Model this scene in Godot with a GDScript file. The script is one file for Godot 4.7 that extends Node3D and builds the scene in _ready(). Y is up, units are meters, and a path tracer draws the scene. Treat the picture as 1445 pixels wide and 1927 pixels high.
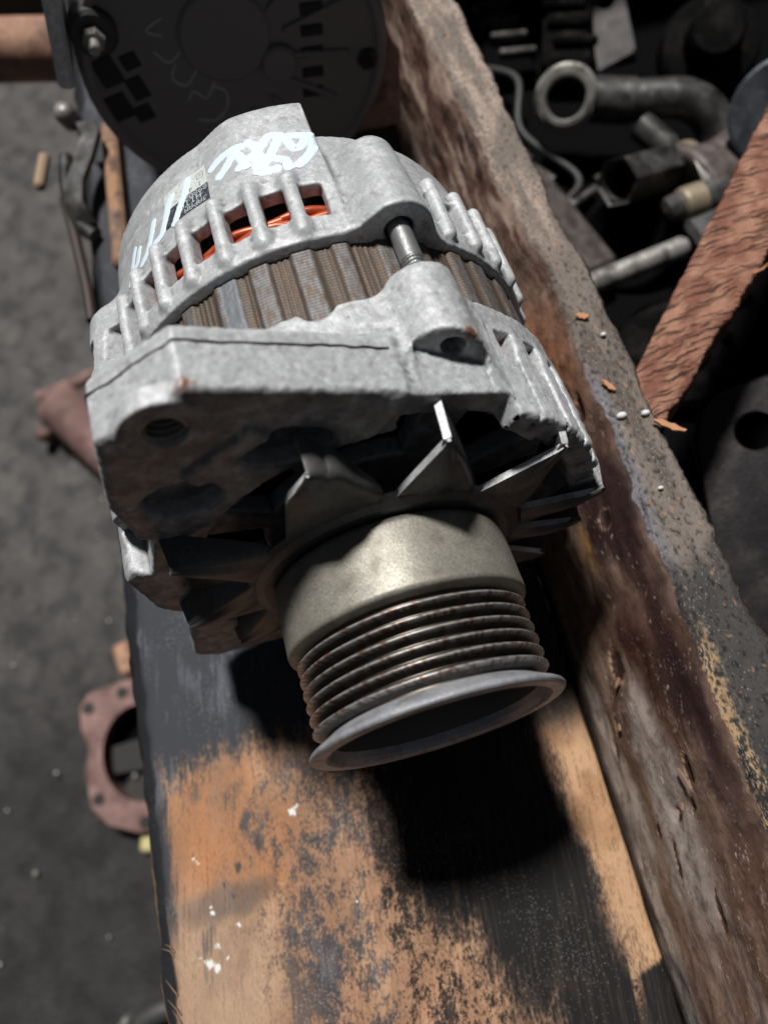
extends Node3D
# A used alternator lying on a stained plank, beside a worn timber, in a breaker's yard.

const MM := 0.001
var M := {}
var used := {}

# ------------------------------------------------------------------ view and light
func setup_view() -> void:
	var cam := Camera3D.new()
	cam.name = "camera"
	add_child(cam)
	cam.transform = Transform3D(Basis(Vector3(0.970891, -0.088622, 0.222525), Vector3(0.239522, 0.359223, -0.901991), Vector3(0, 0.929034, 0.369993)), Vector3(0, 0.263, 0))
	var lens := CameraAttributesPhysical.new()
	lens.frustum_focal_length = 17.436
	lens.frustum_focus_distance = 0.190
	lens.frustum_near = 0.01
	lens.frustum_far = 60.0
	lens.exposure_aperture = 6.0
	cam.attributes = lens
	cam.current = true
	var e := Environment.new()
	e.background_mode = Environment.BG_SKY
	var sky := Sky.new()
	var sm := ProceduralSkyMaterial.new()
	sm.sky_top_color = Color(0.62, 0.66, 0.72)
	sm.sky_horizon_color = Color(0.70, 0.70, 0.70)
	sm.ground_bottom_color = Color(0.12, 0.11, 0.10)
	sm.ground_horizon_color = Color(0.30, 0.29, 0.28)
	sm.sun_angle_max = 1.0
	sky.sky_material = sm
	e.sky = sky
	e.background_energy_multiplier = 0.09
	e.tonemap_mode = Environment.TONE_MAPPER_LINEAR
	e.tonemap_exposure = 1.0
	e.sdfgi_enabled = true
	e.ssao_enabled = true
	e.ssil_enabled = true
	var we := WorldEnvironment.new()
	we.name = "daylight_environment"
	we.environment = e
	add_child(we)
	var sun := DirectionalLight3D.new()
	sun.name = "sunlight"
	sun.light_energy = 1.42
	sun.light_color = Color(1.0, 0.99, 0.975)
	sun.light_angular_distance = 7.0
	sun.shadow_enabled = true
	add_child(sun)
	sun.basis = Basis.looking_at(Vector3(0.07, -0.911, 0.41).normalized(), Vector3.UP)

# ------------------------------------------------------------------ naming
func numbered(n: String) -> String:
	var k: int = used.get(n, -1) + 1
	used[n] = k
	return n if k == 0 else "%s_%03d" % [n, k]

func thing(called: String, label: String, category: String, at := Vector3.ZERO, basis_ := Basis.IDENTITY, group := "") -> Node3D:
	var o := Node3D.new()
	o.name = numbered(called)
	add_child(o, true)
	o.transform = Transform3D(basis_, at)
	o.set_meta("label", label)
	o.set_meta("category", category)
	if group:
		o.set_meta("group", group)
	return o

func part(called: String, mesh: Mesh, mat: Material, parent: Node, label := "") -> MeshInstance3D:
	var o := MeshInstance3D.new()
	o.name = called if parent != self else numbered(called)
	if parent != self:
		var k := 0
		while parent.has_node(NodePath(o.name)):
			k += 1
			o.name = "%s_%03d" % [called, k]
	o.mesh = mesh
	o.material_override = mat
	parent.add_child(o, true)
	if label:
		o.set_meta("label", label)
	return o

func single(called: String, mesh: Mesh, mat: Material, label: String, category: String, group := "") -> MeshInstance3D:
	var o := part(called, mesh, mat, self, label)
	o.set_meta("category", category)
	if group:
		o.set_meta("group", group)
	return o

# ------------------------------------------------------------------ mesh building
class MB:
	var v := PackedVector3Array()
	var ix := PackedInt32Array()
	var c := PackedColorArray()
	var uv := PackedVector2Array()
	var col := Color.WHITE
	func p(a: Vector3, t := Vector2.ZERO) -> int:
		v.append(a); c.append(col); uv.append(t)
		return v.size() - 1
	func tri(a: int, b: int, d: int) -> void:
		ix.append(a); ix.append(b); ix.append(d)
	func quad(a: int, b: int, d: int, e: int) -> void:
		tri(a, b, d); tri(a, d, e)
	func face(pts: Array) -> void:
		var k: Array = []
		for q in pts: k.append(p(q))
		for i in range(1, k.size() - 1): tri(k[0], k[i], k[i + 1])
	func grid(rows: Array, closed := false, uvs: Array = []) -> void:
		# rows of points, joined smoothly
		var n: int = rows[0].size()
		var at := v.size()
		for i in rows.size():
			for j in n: p(rows[i][j], uvs[i][j] if uvs else Vector2.ZERO)
		for i in rows.size() - 1:
			for j in (n if closed else n - 1):
				var j2 := (j + 1) % n
				quad(at + i * n + j, at + i * n + j2, at + (i + 1) * n + j2, at + (i + 1) * n + j)
	func mesh() -> ArrayMesh:
		var nr := PackedVector3Array()
		nr.resize(v.size())
		for t in range(0, ix.size(), 3):
			var a := ix[t]; var b := ix[t + 1]; var d := ix[t + 2]
			var n := (v[d] - v[a]).cross(v[b] - v[a])
			nr[a] += n; nr[b] += n; nr[d] += n
		for i in nr.size():
			nr[i] = nr[i].normalized() if nr[i].length_squared() > 1e-24 else Vector3.UP
		var ar := []
		ar.resize(Mesh.ARRAY_MAX)
		ar[Mesh.ARRAY_VERTEX] = v; ar[Mesh.ARRAY_NORMAL] = nr; ar[Mesh.ARRAY_COLOR] = c
		ar[Mesh.ARRAY_TEX_UV] = uv; ar[Mesh.ARRAY_INDEX] = ix
		var m := ArrayMesh.new()
		m.add_surface_from_arrays(Mesh.PRIMITIVE_TRIANGLES, ar)
		return m

func ring(center: Vector3, a: Vector3, b: Vector3, r: float, n: int) -> Array:
	var out := []
	for k in n: out.append(center + (a * cos(TAU * k / n) + b * sin(TAU * k / n)) * r)
	return out

func tube(mb: MB, pts: Array, radii: Array, seg := 14, caps := true) -> void:
	var rows := []
	var up := Vector3.UP
	var t0: Vector3 = (pts[1] - pts[0]).normalized()
	if absf(t0.dot(up)) > 0.9: up = Vector3.RIGHT
	var a := up.cross(t0).normalized()
	for i in pts.size():
		var t: Vector3 = (pts[mini(i + 1, pts.size() - 1)] - pts[maxi(i - 1, 0)]).normalized()
		a = (a - t * a.dot(t)).normalized()
		rows.append(ring(pts[i], a, t.cross(a), radii[mini(i, radii.size() - 1)], seg))
	mb.grid(rows, true)
	if caps:
		mb.face(rows[0]); var e: Array = rows[-1].duplicate(); e.reverse(); mb.face(e)

func smooth_path(pts: Array, per := 6) -> Array:
	var cv := Curve3D.new()
	for i in pts.size():
		var t: Vector3 = (pts[mini(i + 1, pts.size() - 1)] - pts[maxi(i - 1, 0)]) / 6.0
		cv.add_point(pts[i], -t, t)
	var out := []
	for i in pts.size() - 1:
		for k in per: out.append(cv.sample(i, float(k) / per))
	out.append(pts[-1])
	return out

# profile points (r, z) turned about z; sharp keeps every profile corner crisp
func lathe(mb: MB, prof: Array, seg := 96, sharp := true, colors: Array = []) -> void:
	if sharp:
		for i in prof.size() - 1:
			if colors: mb.col = colors[i]
			mb.grid([ring(Vector3(0, 0, prof[i].y), Vector3.RIGHT, Vector3.UP, prof[i].x, seg), ring(Vector3(0, 0, prof[i + 1].y), Vector3.RIGHT, Vector3.UP, prof[i + 1].x, seg)], true)
	else:
		var rows := []
		for q in prof: rows.append(ring(Vector3(0, 0, q.y), Vector3.RIGHT, Vector3.UP, q.x, seg))
		mb.grid(rows, true)

func place(mb: MB, from: int, x: Transform3D) -> void:
	for i in range(from, mb.v.size()): mb.v[i] = x * mb.v[i]

# a box with chamfered edges
func bev_box(mb: MB, size: Vector3, b: float, x := Transform3D.IDENTITY) -> void:
	var at := mb.v.size()
	var h := size / 2.0
	for ax in 3:
		for s in [-1.0, 1.0]:
			var u := (ax + 1) % 3
			var w := (ax + 2) % 3
			var pts := []
			for k in [[-1, -1], [1, -1], [1, 1], [-1, 1]]:
				var q := Vector3.ZERO
				q[ax] = s * h[ax]; q[u] = k[0] * (h[u] - b); q[w] = k[1] * (h[w] - b)
				pts.append(q)
			if s < 0: pts.reverse()
			pts.reverse()
			mb.face(pts)
		var u2 := (ax + 1) % 3
		var w2 := (ax + 2) % 3
		for k in [[1, 1], [1, -1], [-1, 1], [-1, -1]]:
			var pts2 := []
			for m in [[0, -1], [1, -1], [1, 1], [0, 1]]:
				var q2 := Vector3.ZERO
				q2[ax] = m[1] * (h[ax] - b)
				q2[u2] = k[0] * (h[u2] - (b if m[0] else 0.0))
				q2[w2] = k[1] * (h[w2] - (0.0 if m[0] else b))
				pts2.append(q2)
			if k[0] * k[1] < 0: pts2.reverse()
			mb.face(pts2)
	for sx in [-1, 1]:
		for sy in [-1, 1]:
			for sz in [-1, 1]:
				var t := [Vector3(sx * h.x, sy * (h.y - b), sz * (h.z - b)), Vector3(sx * (h.x - b), sy * h.y, sz * (h.z - b)), Vector3(sx * (h.x - b), sy * (h.y - b), sz * h.z)]
				if sx * sy * sz > 0: t.reverse()
				mb.face(t)
	place(mb, at, x)

# flat plate z0..z1 with a chamfer, from an outline
func plate(mb: MB, poly: PackedVector2Array, z0: float, z1: float, b := 0.0) -> void:
	var n := poly.size()
	var inner := PackedVector2Array()
	var sgn := -1.0 if Geometry2D.is_polygon_clockwise(poly) else 1.0
	for i in n:
		var e1 := (poly[i] - poly[(i + n - 1) % n]).normalized()
		var e2 := (poly[(i + 1) % n] - poly[i]).normalized()
		var d := Vector2(-(e1 + e2).y, (e1 + e2).x).normalized() * sgn
		inner.append(poly[i] + d * b)
	for s in [[z0, z0 + b], [z1, z1 - b]]:
		var tr := Geometry2D.triangulate_polygon(inner)
		var at := mb.v.size()
		for q in inner: mb.p(Vector3(q.x, q.y, s[0]))
		for k in range(0, tr.size(), 3):
			if s[0] == z0: mb.tri(at + tr[k], at + tr[k + 1], at + tr[k + 2])
			else: mb.tri(at + tr[k], at + tr[k + 2], at + tr[k + 1])
	for i in n:
		var j := (i + 1) % n
		var L := [[inner, z0], [poly, z0 + b], [poly, z1 - b], [inner, z1]]
		for k in 3:
			if k != 1 and b == 0.0: continue
			var A: PackedVector2Array = L[k][0]
			var B: PackedVector2Array = L[k + 1][0]
			mb.face([Vector3(A[i].x, A[i].y, L[k][1]), Vector3(A[j].x, A[j].y, L[k][1]), Vector3(B[j].x, B[j].y, L[k + 1][1]), Vector3(B[i].x, B[i].y, L[k + 1][1])])

# plate with one round-ish hole; the outline is star-shaped about the hole
func ring_plate(mb: MB, poly: PackedVector2Array, c: Vector2, rx: float, ry: float, z0: float, z1: float, n := 72) -> void:
	var outp := []
	var inp := []
	var far := []
	for k in n:
		var d := Vector2(cos(TAU * k / n), sin(TAU * k / n))
		var best := 1e9
		for i in poly.size():
			var hit = Geometry2D.segment_intersects_segment(c, c + d * 10.0, poly[i], poly[(i + 1) % poly.size()])
			if hit != null: best = minf(best, (hit - c).length())
		outp.append(c + d * best)
		inp.append(c + Vector2(d.x * rx, d.y * ry))
	var b := 0.0012
	var seqs := [[outp, z0], [outp, z1 - b], [far, z1], [inp, z1], [inp, z0], [outp, z0]]
	for k in n: far.append(outp[k] + (c - outp[k]).normalized() * b)
	for s in seqs.size() - 1:
		var A := []
		var B := []
		for k in n:
			A.append(Vector3(seqs[s][0][k].x, seqs[s][0][k].y, seqs[s][1]))
			B.append(Vector3(seqs[s + 1][0][k].x, seqs[s + 1][0][k].y, seqs[s + 1][1]))
		mb.grid([A, B], true)

# a bent sheet of thickness t over a grid of points
func shell(mb: MB, rows: Array, t: float, edge := Color.WHITE, body := Color.WHITE) -> void:
	var R := rows.size()
	var C: int = rows[0].size()
	var top := []
	var bot := []
	for i in R:
		var a := []
		var b := []
		for j in C:
			var du: Vector3 = rows[mini(i + 1, R - 1)][j] - rows[maxi(i - 1, 0)][j]
			var dv: Vector3 = rows[i][mini(j + 1, C - 1)] - rows[i][maxi(j - 1, 0)]
			if dv.length() < 1e-7: dv = rows[mini(i + 1, R - 1)][mini(j + 1, C - 1)] - rows[mini(i + 1, R - 1)][maxi(j - 1, 0)]
			var n := du.cross(dv).normalized() * t / 2.0
			a.append(rows[i][j] + n); b.append(rows[i][j] - n)
		top.append(a); bot.append(b)
	mb.col = body
	mb.grid(top)
	var rev := bot.duplicate()
	rev.reverse()
	mb.grid(rev)
	mb.col = edge
	mb.grid([bot[0], top[0]])
	mb.grid([top[R - 1], bot[R - 1]])
	var l := [[], []]
	var r := [[], []]
	for i in R:
		l[0].append(top[i][0]); l[1].append(bot[i][0]); r[0].append(bot[i][C - 1]); r[1].append(top[i][C - 1])
	mb.grid(l); mb.grid(r)

# surface nets over a distance field given in millimetres (x, y, s); s runs away from the pulley
func net(f: Callable, lo: Vector3, hi: Vector3, h: float) -> ArrayMesh:
	var nx := int(ceil((hi.x - lo.x) / h / 4.0)) * 4
	var ny := int(ceil((hi.y - lo.y) / h / 4.0)) * 4
	var nz := int(ceil((hi.z - lo.z) / h / 4.0)) * 4
	var sy := nx + 1
	var sz := (nx + 1) * (ny + 1)
	var g := PackedFloat32Array()
	g.resize(sz * (nz + 1))
	g.fill(1e9)
	var blocks: Array[Vector3i] = []
	var reach := h * 4.6
	for bz in range(0, nz, 4):
		for by in range(0, ny, 4):
			for bx in range(0, nx, 4):
				var d: float = f.call(lo + Vector3(bx + 2, by + 2, bz + 2) * h)
				if absf(d) > reach: continue
				blocks.append(Vector3i(bx, by, bz))
				for z in range(bz, bz + 5):
					for y in range(by, by + 5):
						var at := z * sz + y * sy + bx
						for x in 5:
							if g[at + x] > 1e8: g[at + x] = f.call(lo + Vector3(bx + x, y, z) * h)
	var cell := PackedInt32Array()
	cell.resize(g.size())
	cell.fill(-1)
	var v := PackedVector3Array()
	var nr := PackedVector3Array()
	var ix := PackedInt32Array()
	var off := [0, 1, sy, sy + 1, sz, sz + 1, sz + sy, sz + sy + 1]
	var ed := [0, 1, 2, 3, 4, 5, 6, 7, 0, 2, 1, 3, 4, 6, 5, 7, 0, 4, 1, 5, 2, 6, 3, 7]
	var w := PackedFloat32Array()
	w.resize(8)
	for b in blocks:
		for z in range(b.z, b.z + 4):
			for y in range(b.y, b.y + 4):
				for x in range(b.x, b.x + 4):
					var at := z * sz + y * sy + x
					var neg := 0
					for k in 8:
						w[k] = g[at + off[k]]
						if w[k] < 0.0: neg += 1
					if neg == 0 or neg == 8: continue
					var sum := Vector3.ZERO
					var cnt := 0
					for e in range(0, 24, 2):
						var p: int = ed[e]
						var q: int = ed[e + 1]
						if (w[p] < 0.0) != (w[q] < 0.0):
							var t := w[p] / (w[p] - w[q])
							var pa := Vector3(p & 1, (p >> 1) & 1, p >> 2)
							var pb := Vector3(q & 1, (q >> 1) & 1, q >> 2)
							sum += pa.lerp(pb, t); cnt += 1
					sum /= cnt
					var n := Vector3(w[1] - w[0] + w[3] - w[2] + w[5] - w[4] + w[7] - w[6], w[2] - w[0] + w[3] - w[1] + w[6] - w[4] + w[7] - w[5], w[4] - w[0] + w[5] - w[1] + w[6] - w[2] + w[7] - w[3])
					cell[at] = v.size()
					var q3 := lo + (Vector3(x, y, z) + sum) * h
					v.append(Vector3(q3.x, q3.y, -q3.z) * MM)
					nr.append(Vector3(n.x, n.y, -n.z).normalized())
	for b in blocks:
		for z in range(b.z, b.z + 4):
			for y in range(b.y, b.y + 4):
				for x in range(b.x, b.x + 4):
					var at := z * sz + y * sy + x
					if cell[at] < 0: continue
					var s0 := g[at] < 0.0
					for ax in 3:
						var o := 1 if ax == 0 else sy if ax == 1 else sz
						if (g[at + o] < 0.0) == s0: continue
						var o1 := sy if ax == 0 else sz if ax == 1 else 1
						var o2 := sz if ax == 0 else 1 if ax == 1 else sy
						if at - o1 - o2 < 0: continue
						var a := cell[at]
						var c1 := cell[at - o1]
						var c2 := cell[at - o1 - o2]
						var c3 := cell[at - o2]
						if c1 < 0 or c2 < 0 or c3 < 0: continue
						if s0: ix.append_array(PackedInt32Array([a, c1, c2, a, c2, c3]))
						else: ix.append_array(PackedInt32Array([a, c2, c1, a, c3, c2]))
	# soften the field normals with the faces' own, which keeps worn edges crisp
	var fn := PackedVector3Array()
	fn.resize(v.size())
	var agree := 0.0
	for t in range(0, ix.size(), 3):
		var n := (v[ix[t + 2]] - v[ix[t]]).cross(v[ix[t + 1]] - v[ix[t]])
		agree += signf(n.dot(nr[ix[t]]))
		for k in 3: fn[ix[t + k]] += n
	if agree < 0.0:
		for t in range(0, ix.size(), 3):
			var k := ix[t + 1]
			ix[t + 1] = ix[t + 2]
			ix[t + 2] = k
	var sg := -1.0 if agree < 0.0 else 1.0
	for i in v.size(): nr[i] = (nr[i] + fn[i].normalized() * sg * 0.7).normalized()
	var ar := []
	ar.resize(Mesh.ARRAY_MAX)
	ar[Mesh.ARRAY_VERTEX] = v; ar[Mesh.ARRAY_NORMAL] = nr; ar[Mesh.ARRAY_INDEX] = ix
	var m := ArrayMesh.new()
	m.add_surface_from_arrays(Mesh.PRIMITIVE_TRIANGLES, ar)
	return m

# ------------------------------------------------------------------ noise, textures, materials
func noise(seed_: int, freq: float, octaves := 3, type := FastNoiseLite.TYPE_SIMPLEX_SMOOTH) -> FastNoiseLite:
	var n := FastNoiseLite.new()
	n.seed = seed_
	n.frequency = freq
	n.noise_type = type
	n.fractal_octaves = octaves
	if octaves == 1: n.fractal_type = FastNoiseLite.FRACTAL_NONE
	return n

func bytes_of(n: FastNoiseLite, s: int) -> PackedByteArray:
	var im := n.get_seamless_image(s, s)
	im.convert(Image.FORMAT_L8)
	return im.get_data()

func tex_rgb(w: int, h: int, data: PackedByteArray) -> ImageTexture:
	return ImageTexture.create_from_image(Image.create_from_data(w, h, false, Image.FORMAT_RGB8, data))

func tex_l(w: int, h: int, data: PackedByteArray) -> ImageTexture:
	return ImageTexture.create_from_image(Image.create_from_data(w, h, false, Image.FORMAT_L8, data))

func put(d: PackedByteArray, k: int, c: Color) -> void:
	d[k] = int(clampf(c.r, 0, 1) * 255); d[k + 1] = int(clampf(c.g, 0, 1) * 255); d[k + 2] = int(clampf(c.b, 0, 1) * 255)

func lin(r: float, g: float, b: float) -> Color:
	return Color(r, g, b).linear_to_srgb()

func mat(c: Color, rough: float, metal := 0.0, vcol := false) -> StandardMaterial3D:
	var m := StandardMaterial3D.new()
	m.albedo_color = c
	m.roughness = rough
	m.metallic = metal
	m.vertex_color_use_as_albedo = vcol
	return m

func tri_tex(m: StandardMaterial3D, t: Texture2D, bump: Texture2D, scale_: float, height_cm: float, rough: Texture2D = null) -> StandardMaterial3D:
	if t: m.albedo_texture = t
	if bump:
		m.heightmap_enabled = true
		m.heightmap_texture = bump
		m.heightmap_scale = height_cm
	if rough:
		m.roughness_texture = rough
	m.uv1_triplanar = true
	m.uv1_scale = Vector3.ONE * scale_
	return m

func sstep(a: float, b: float, x: float) -> float: # a may exceed b for a falling step
	var t := clampf((x - a) / (b - a), 0.0, 1.0)
	return t * t * (3.0 - 2.0 * t)

# mixes noise fields into a mottled surface: base, light bloom, dark grime, flecks
func mottle(s: int, seed_: int, base: Color, bloom: Color, grime: Color, bloom_at: float, grime_at: float, fleck: float, wa := 0.5, wb := 0.32, wc := 0.18) -> ImageTexture:
	var a := bytes_of(noise(seed_, 0.012, 4), s)
	var b := bytes_of(noise(seed_ + 1, 0.045, 3), s)
	var c := bytes_of(noise(seed_ + 2, 0.22, 2), s)
	var e := bytes_of(noise(seed_ + 3, 0.02, 4), s)
	var d := PackedByteArray()
	d.resize(s * s * 3)
	for i in s * s:
		var n := c[i] / 255.0
		var x := base.lightened(0.0)
		x = x.lerp(bloom, sstep(bloom_at - 0.16, bloom_at + 0.16, a[i] / 255.0 * wa + b[i] / 255.0 * wb + n * wc))
		x = x.lerp(grime, sstep(grime_at - 0.1, grime_at + 0.14, e[i] / 255.0 * 0.6 + n * 0.22 + b[(i * 7 + 991) % (s * s)] / 255.0 * 0.18))
		x = x.lightened(fleck) if n > 0.80 else x.darkened(fleck) if n < 0.2 else x
		var k := 1.0 + (n - 0.5) * 0.22
		put(d, i * 3, Color(x.r * k, x.g * k, x.b * k))
	return tex_rgb(s, s, d)

func bump_tex(s: int, seed_: int, f1: float, f2: float, w2: float) -> ImageTexture:
	var a := bytes_of(noise(seed_, f1, 3), s)
	var b := bytes_of(noise(seed_ + 9, f2, 2), s)
	var d := PackedByteArray()
	d.resize(s * s)
	for i in s * s: d[i] = int(a[i] * (1.0 - w2) + b[i] * w2)
	return tex_l(s, s, d)

func make_materials() -> void:
	var cast_t := mottle(768, 11, Color(0.705, 0.715, 0.725), Color(0.84, 0.85, 0.86), Color(0.57, 0.565, 0.56), 0.56, 0.67, 0.05, 0.34, 0.36, 0.30)
	var grain := bump_tex(512, 31, 0.03, 0.2, 0.6)
	M.grain = grain
	M.cast = tri_tex(mat(Color.WHITE, 0.58, 0.2), cast_t, bump_tex(512, 35, 0.12, 0.3, 0.5), 15.0, 0.012)
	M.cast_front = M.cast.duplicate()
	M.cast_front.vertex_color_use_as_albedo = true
	var steel_t := mottle(256, 51, Color(0.58, 0.57, 0.54), Color(0.67, 0.66, 0.63), Color(0.42, 0.40, 0.37), 0.56, 0.69, 0.1)
	M.hub = tri_tex(mat(Color(0.95, 0.94, 0.92), 0.52, 0.4), steel_t, grain, 20.0, 0.006)
	M.fan = tri_tex(mat(Color(0.97, 0.98, 1.0), 0.45, 0.3, true), mottle(256, 55, Color(0.80, 0.80, 0.79), Color(0.92, 0.92, 0.91), Color(0.55, 0.53, 0.50), 0.56, 0.64, 0.1), grain, 14.0, 0.01)
	M.bolt = tri_tex(mat(Color(0.62, 0.63, 0.63), 0.42, 0.7), null, grain, 30.0, 0.012)
	M.pulley = mat(Color.WHITE, 0.4, 0.6, true)
	M.flange = tri_tex(mat(Color(0.78, 0.79, 0.81), 0.45, 0.3), mottle(256, 71, Color(0.84, 0.84, 0.85), Color(0.95, 0.95, 0.95), Color(0.58, 0.56, 0.54), 0.6, 0.64, 0.08), grain, 22.0, 0.012)
	M.stator = tri_tex(mat(Color.WHITE, 0.6, 0.35, true), null, grain, 18.0, 0.012)
	M.copper = mat(Color(0.72, 0.33, 0.21), 0.36, 0.35)
	M.dark = mat(lin(0.012, 0.012, 0.012), 0.7)
	M.thread = mat(Color(0.36, 0.34, 0.32), 0.35, 0.8)
	M.line = mat(lin(0.03, 0.028, 0.026), 0.9)
	M.paint = mat(Color(0.84, 0.90, 0.94), 0.6)
	M.dirty_metal = tri_tex(mat(Color.WHITE, 0.48, 0.35), mottle(256, 91, Color(0.25, 0.25, 0.25), Color(0.42, 0.41, 0.40), Color(0.10, 0.09, 0.08), 0.58, 0.52, 0.2), grain, 14.0, 0.02)
	M.zinc = tri_tex(mat(Color.WHITE, 0.42, 0.45), mottle(256, 95, Color(0.60, 0.59, 0.57), Color(0.74, 0.73, 0.71), Color(0.25, 0.23, 0.21), 0.6, 0.62, 0.15), grain, 14.0, 0.015)
	M.rubber = tri_tex(mat(lin(0.035, 0.035, 0.035), 0.55), null, grain, 14.0, 0.02)
	M.black = tri_tex(mat(lin(0.0045, 0.0045, 0.005), 0.8), null, grain, 10.0, 0.05)
	M.black.metallic_specular = 0.06
	M.black_cover = tri_tex(mat(lin(0.16, 0.148, 0.145), 0.6), null, grain, 12.0, 0.02)
	M.brass = tri_tex(mat(Color(0.55, 0.50, 0.42), 0.5, 0.25), null, grain, 20.0, 0.02)
	M.rust = tri_tex(mat(Color.WHITE, 0.75, 0.1), mottle(256, 101, Color(0.50, 0.385, 0.365), Color(0.60, 0.48, 0.45), Color(0.33, 0.24, 0.22), 0.58, 0.6, 0.15), grain, 7.0, 0.06)
	M.rust_orange = tri_tex(mat(Color.WHITE, 0.75, 0.1), mottle(256, 105, Color(0.60, 0.45, 0.37), Color(0.72, 0.56, 0.46), Color(0.36, 0.27, 0.23), 0.55, 0.6, 0.15), grain, 7.0, 0.06)
	M.chip = tri_tex(mat(Color(0.74, 0.53, 0.39), 0.85), null, grain, 60.0, 0.02)
	M.splinter = mat(Color(0.56, 0.45, 0.37), 0.85)
	M.pale = mat(Color(0.85, 0.86, 0.86), 0.7)

# ------------------------------------------------------------------ alternator: cast housings as distance fields (mm, degrees; s runs back from the pulley's front)
var rough_noise: FastNoiseLite
var lump_noise: FastNoiseLite
var ear_a := PackedVector2Array([Vector2(14, 57), Vector2(13.8, 59.8), Vector2(-26, 81), Vector2(-46, 73), Vector2(-53.5, 50), Vector2(-54.5, 22), Vector2(-40, 20), Vector2(0, 45)])
var ear_b := PackedVector2Array([Vector2(-56, -6), Vector2(-63.5, -28), Vector2(-67.5, -42), Vector2(-62, -48.5), Vector2(-52, -50), Vector2(-30, -52), Vector2(-30, -10)])

func smin(a: float, b: float, k: float) -> float:
	var h := maxf(k - absf(a - b), 0.0) / k
	return minf(a, b) - h * h * k * 0.25

func smax(a: float, b: float, k: float) -> float:
	return -smin(-a, -b, k)

func poly_dist(p: Vector2, q: PackedVector2Array) -> float:
	var d := 1e9
	var s := 1.0
	var n := q.size()
	var j := n - 1
	for i in n:
		var e := q[j] - q[i]
		var w := p - q[i]
		var b := w - e * clampf(w.dot(e) / e.dot(e), 0.0, 1.0)
		d = minf(d, b.length_squared())
		var c1 := p.y >= q[i].y
		var c2 := p.y < q[j].y
		var c3 := e.x * w.y > e.y * w.x
		if (c1 and c2 and c3) or (not c1 and not c2 and not c3): s = -s
		j = i
	return s * sqrt(d)

func rear_radius(s: float, th: float) -> float:
	return 60.0 - (0.8 + 3.0 * sstep(-4.0, -18.0, th)) * sstep(112, 152, s)

func field_rear(p: Vector3) -> float:
	var r := sqrt(p.x * p.x + p.y * p.y)
	var th := rad_to_deg(atan2(p.x, p.y))
	var s := p.z
	var right := sstep(13.8, 14.8, th) if th > -100.0 else 1.0
	var outer := rear_radius(s, th if th > -100.0 else 0.0) - right * (0.6 + 4.0 * sstep(118, 150, s))
	var d := smax(r - outer, s - (155.0 - 8.0 * right), 3.0)
	# bolt lugs, each a quarter turn apart
	var a := wrapf(th - 25.0, -45.0, 45.0)
	if absf(a) < 20.0:
		var la := deg_to_rad(a)
		var lug := Vector2(r * sin(la), r * cos(la) - 59.8).length() - lerpf(8.9, 6.4, clampf((s - 103.0) / 28.0, 0.0, 1.0))
		lug = smax(lug, s - 133.0, 5.0)
		d = smin(d, lug, 7.0)
	var zone := (th > -80.0 and th < 12.6) or (th > 38.0 and th < 112.0)
	if zone and s < 132.0:
		var b := wrapf(th - 3.8, -4.6, 4.6)
		var arc := deg_to_rad(b) * 60.0
		if th < 9.0 or th > 38.0:
			var rib := Vector3(arc, r - 59.7, maxf(absf(s - 115.5) - 9.0, 0.0)).length() - 2.05
			d = smin(d, rib, 1.4)
		var arc2 := deg_to_rad(wrapf(th - 8.4, -4.6, 4.6)) * 60.0
		d = smax(d, -maxf(maxf(absf(arc2) - 2.95, absf(s - 115.8) - 5.3), 48.0 - r), 0.5)
	# hollow inside, open at the rim
	d = smax(d, -smax(r - lerpf(55.6, 53.0, right), s - lerpf(148.0, 140.0, right), 3.0), 1.0)
	d = smax(d, 103.0 - s, 1.2)
	# drilled holes for the through bolts
	if absf(a) < 10.0 and s < 116.0:
		var lb := deg_to_rad(a)
		d = maxf(d, 3.6 - Vector2(r * sin(lb), r * cos(lb) - 60.6).length())
	# resting foot underneath
	if p.y < -50.0:
		d = smin(d, maxf(Vector2(p.x, p.y + 59.0).length() - 8.4, absf(s - 118.0) - 12.0), 4.0)
	var calm := 1.0 - 0.75 * (sstep(126.0, 128.5, s) if th > -52.0 and th < 14.5 else 0.0)
	return d + (rough_noise.get_noise_3dv(p) * 0.12 + lump_noise.get_noise_3dv(p) * 0.12) * calm

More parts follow.
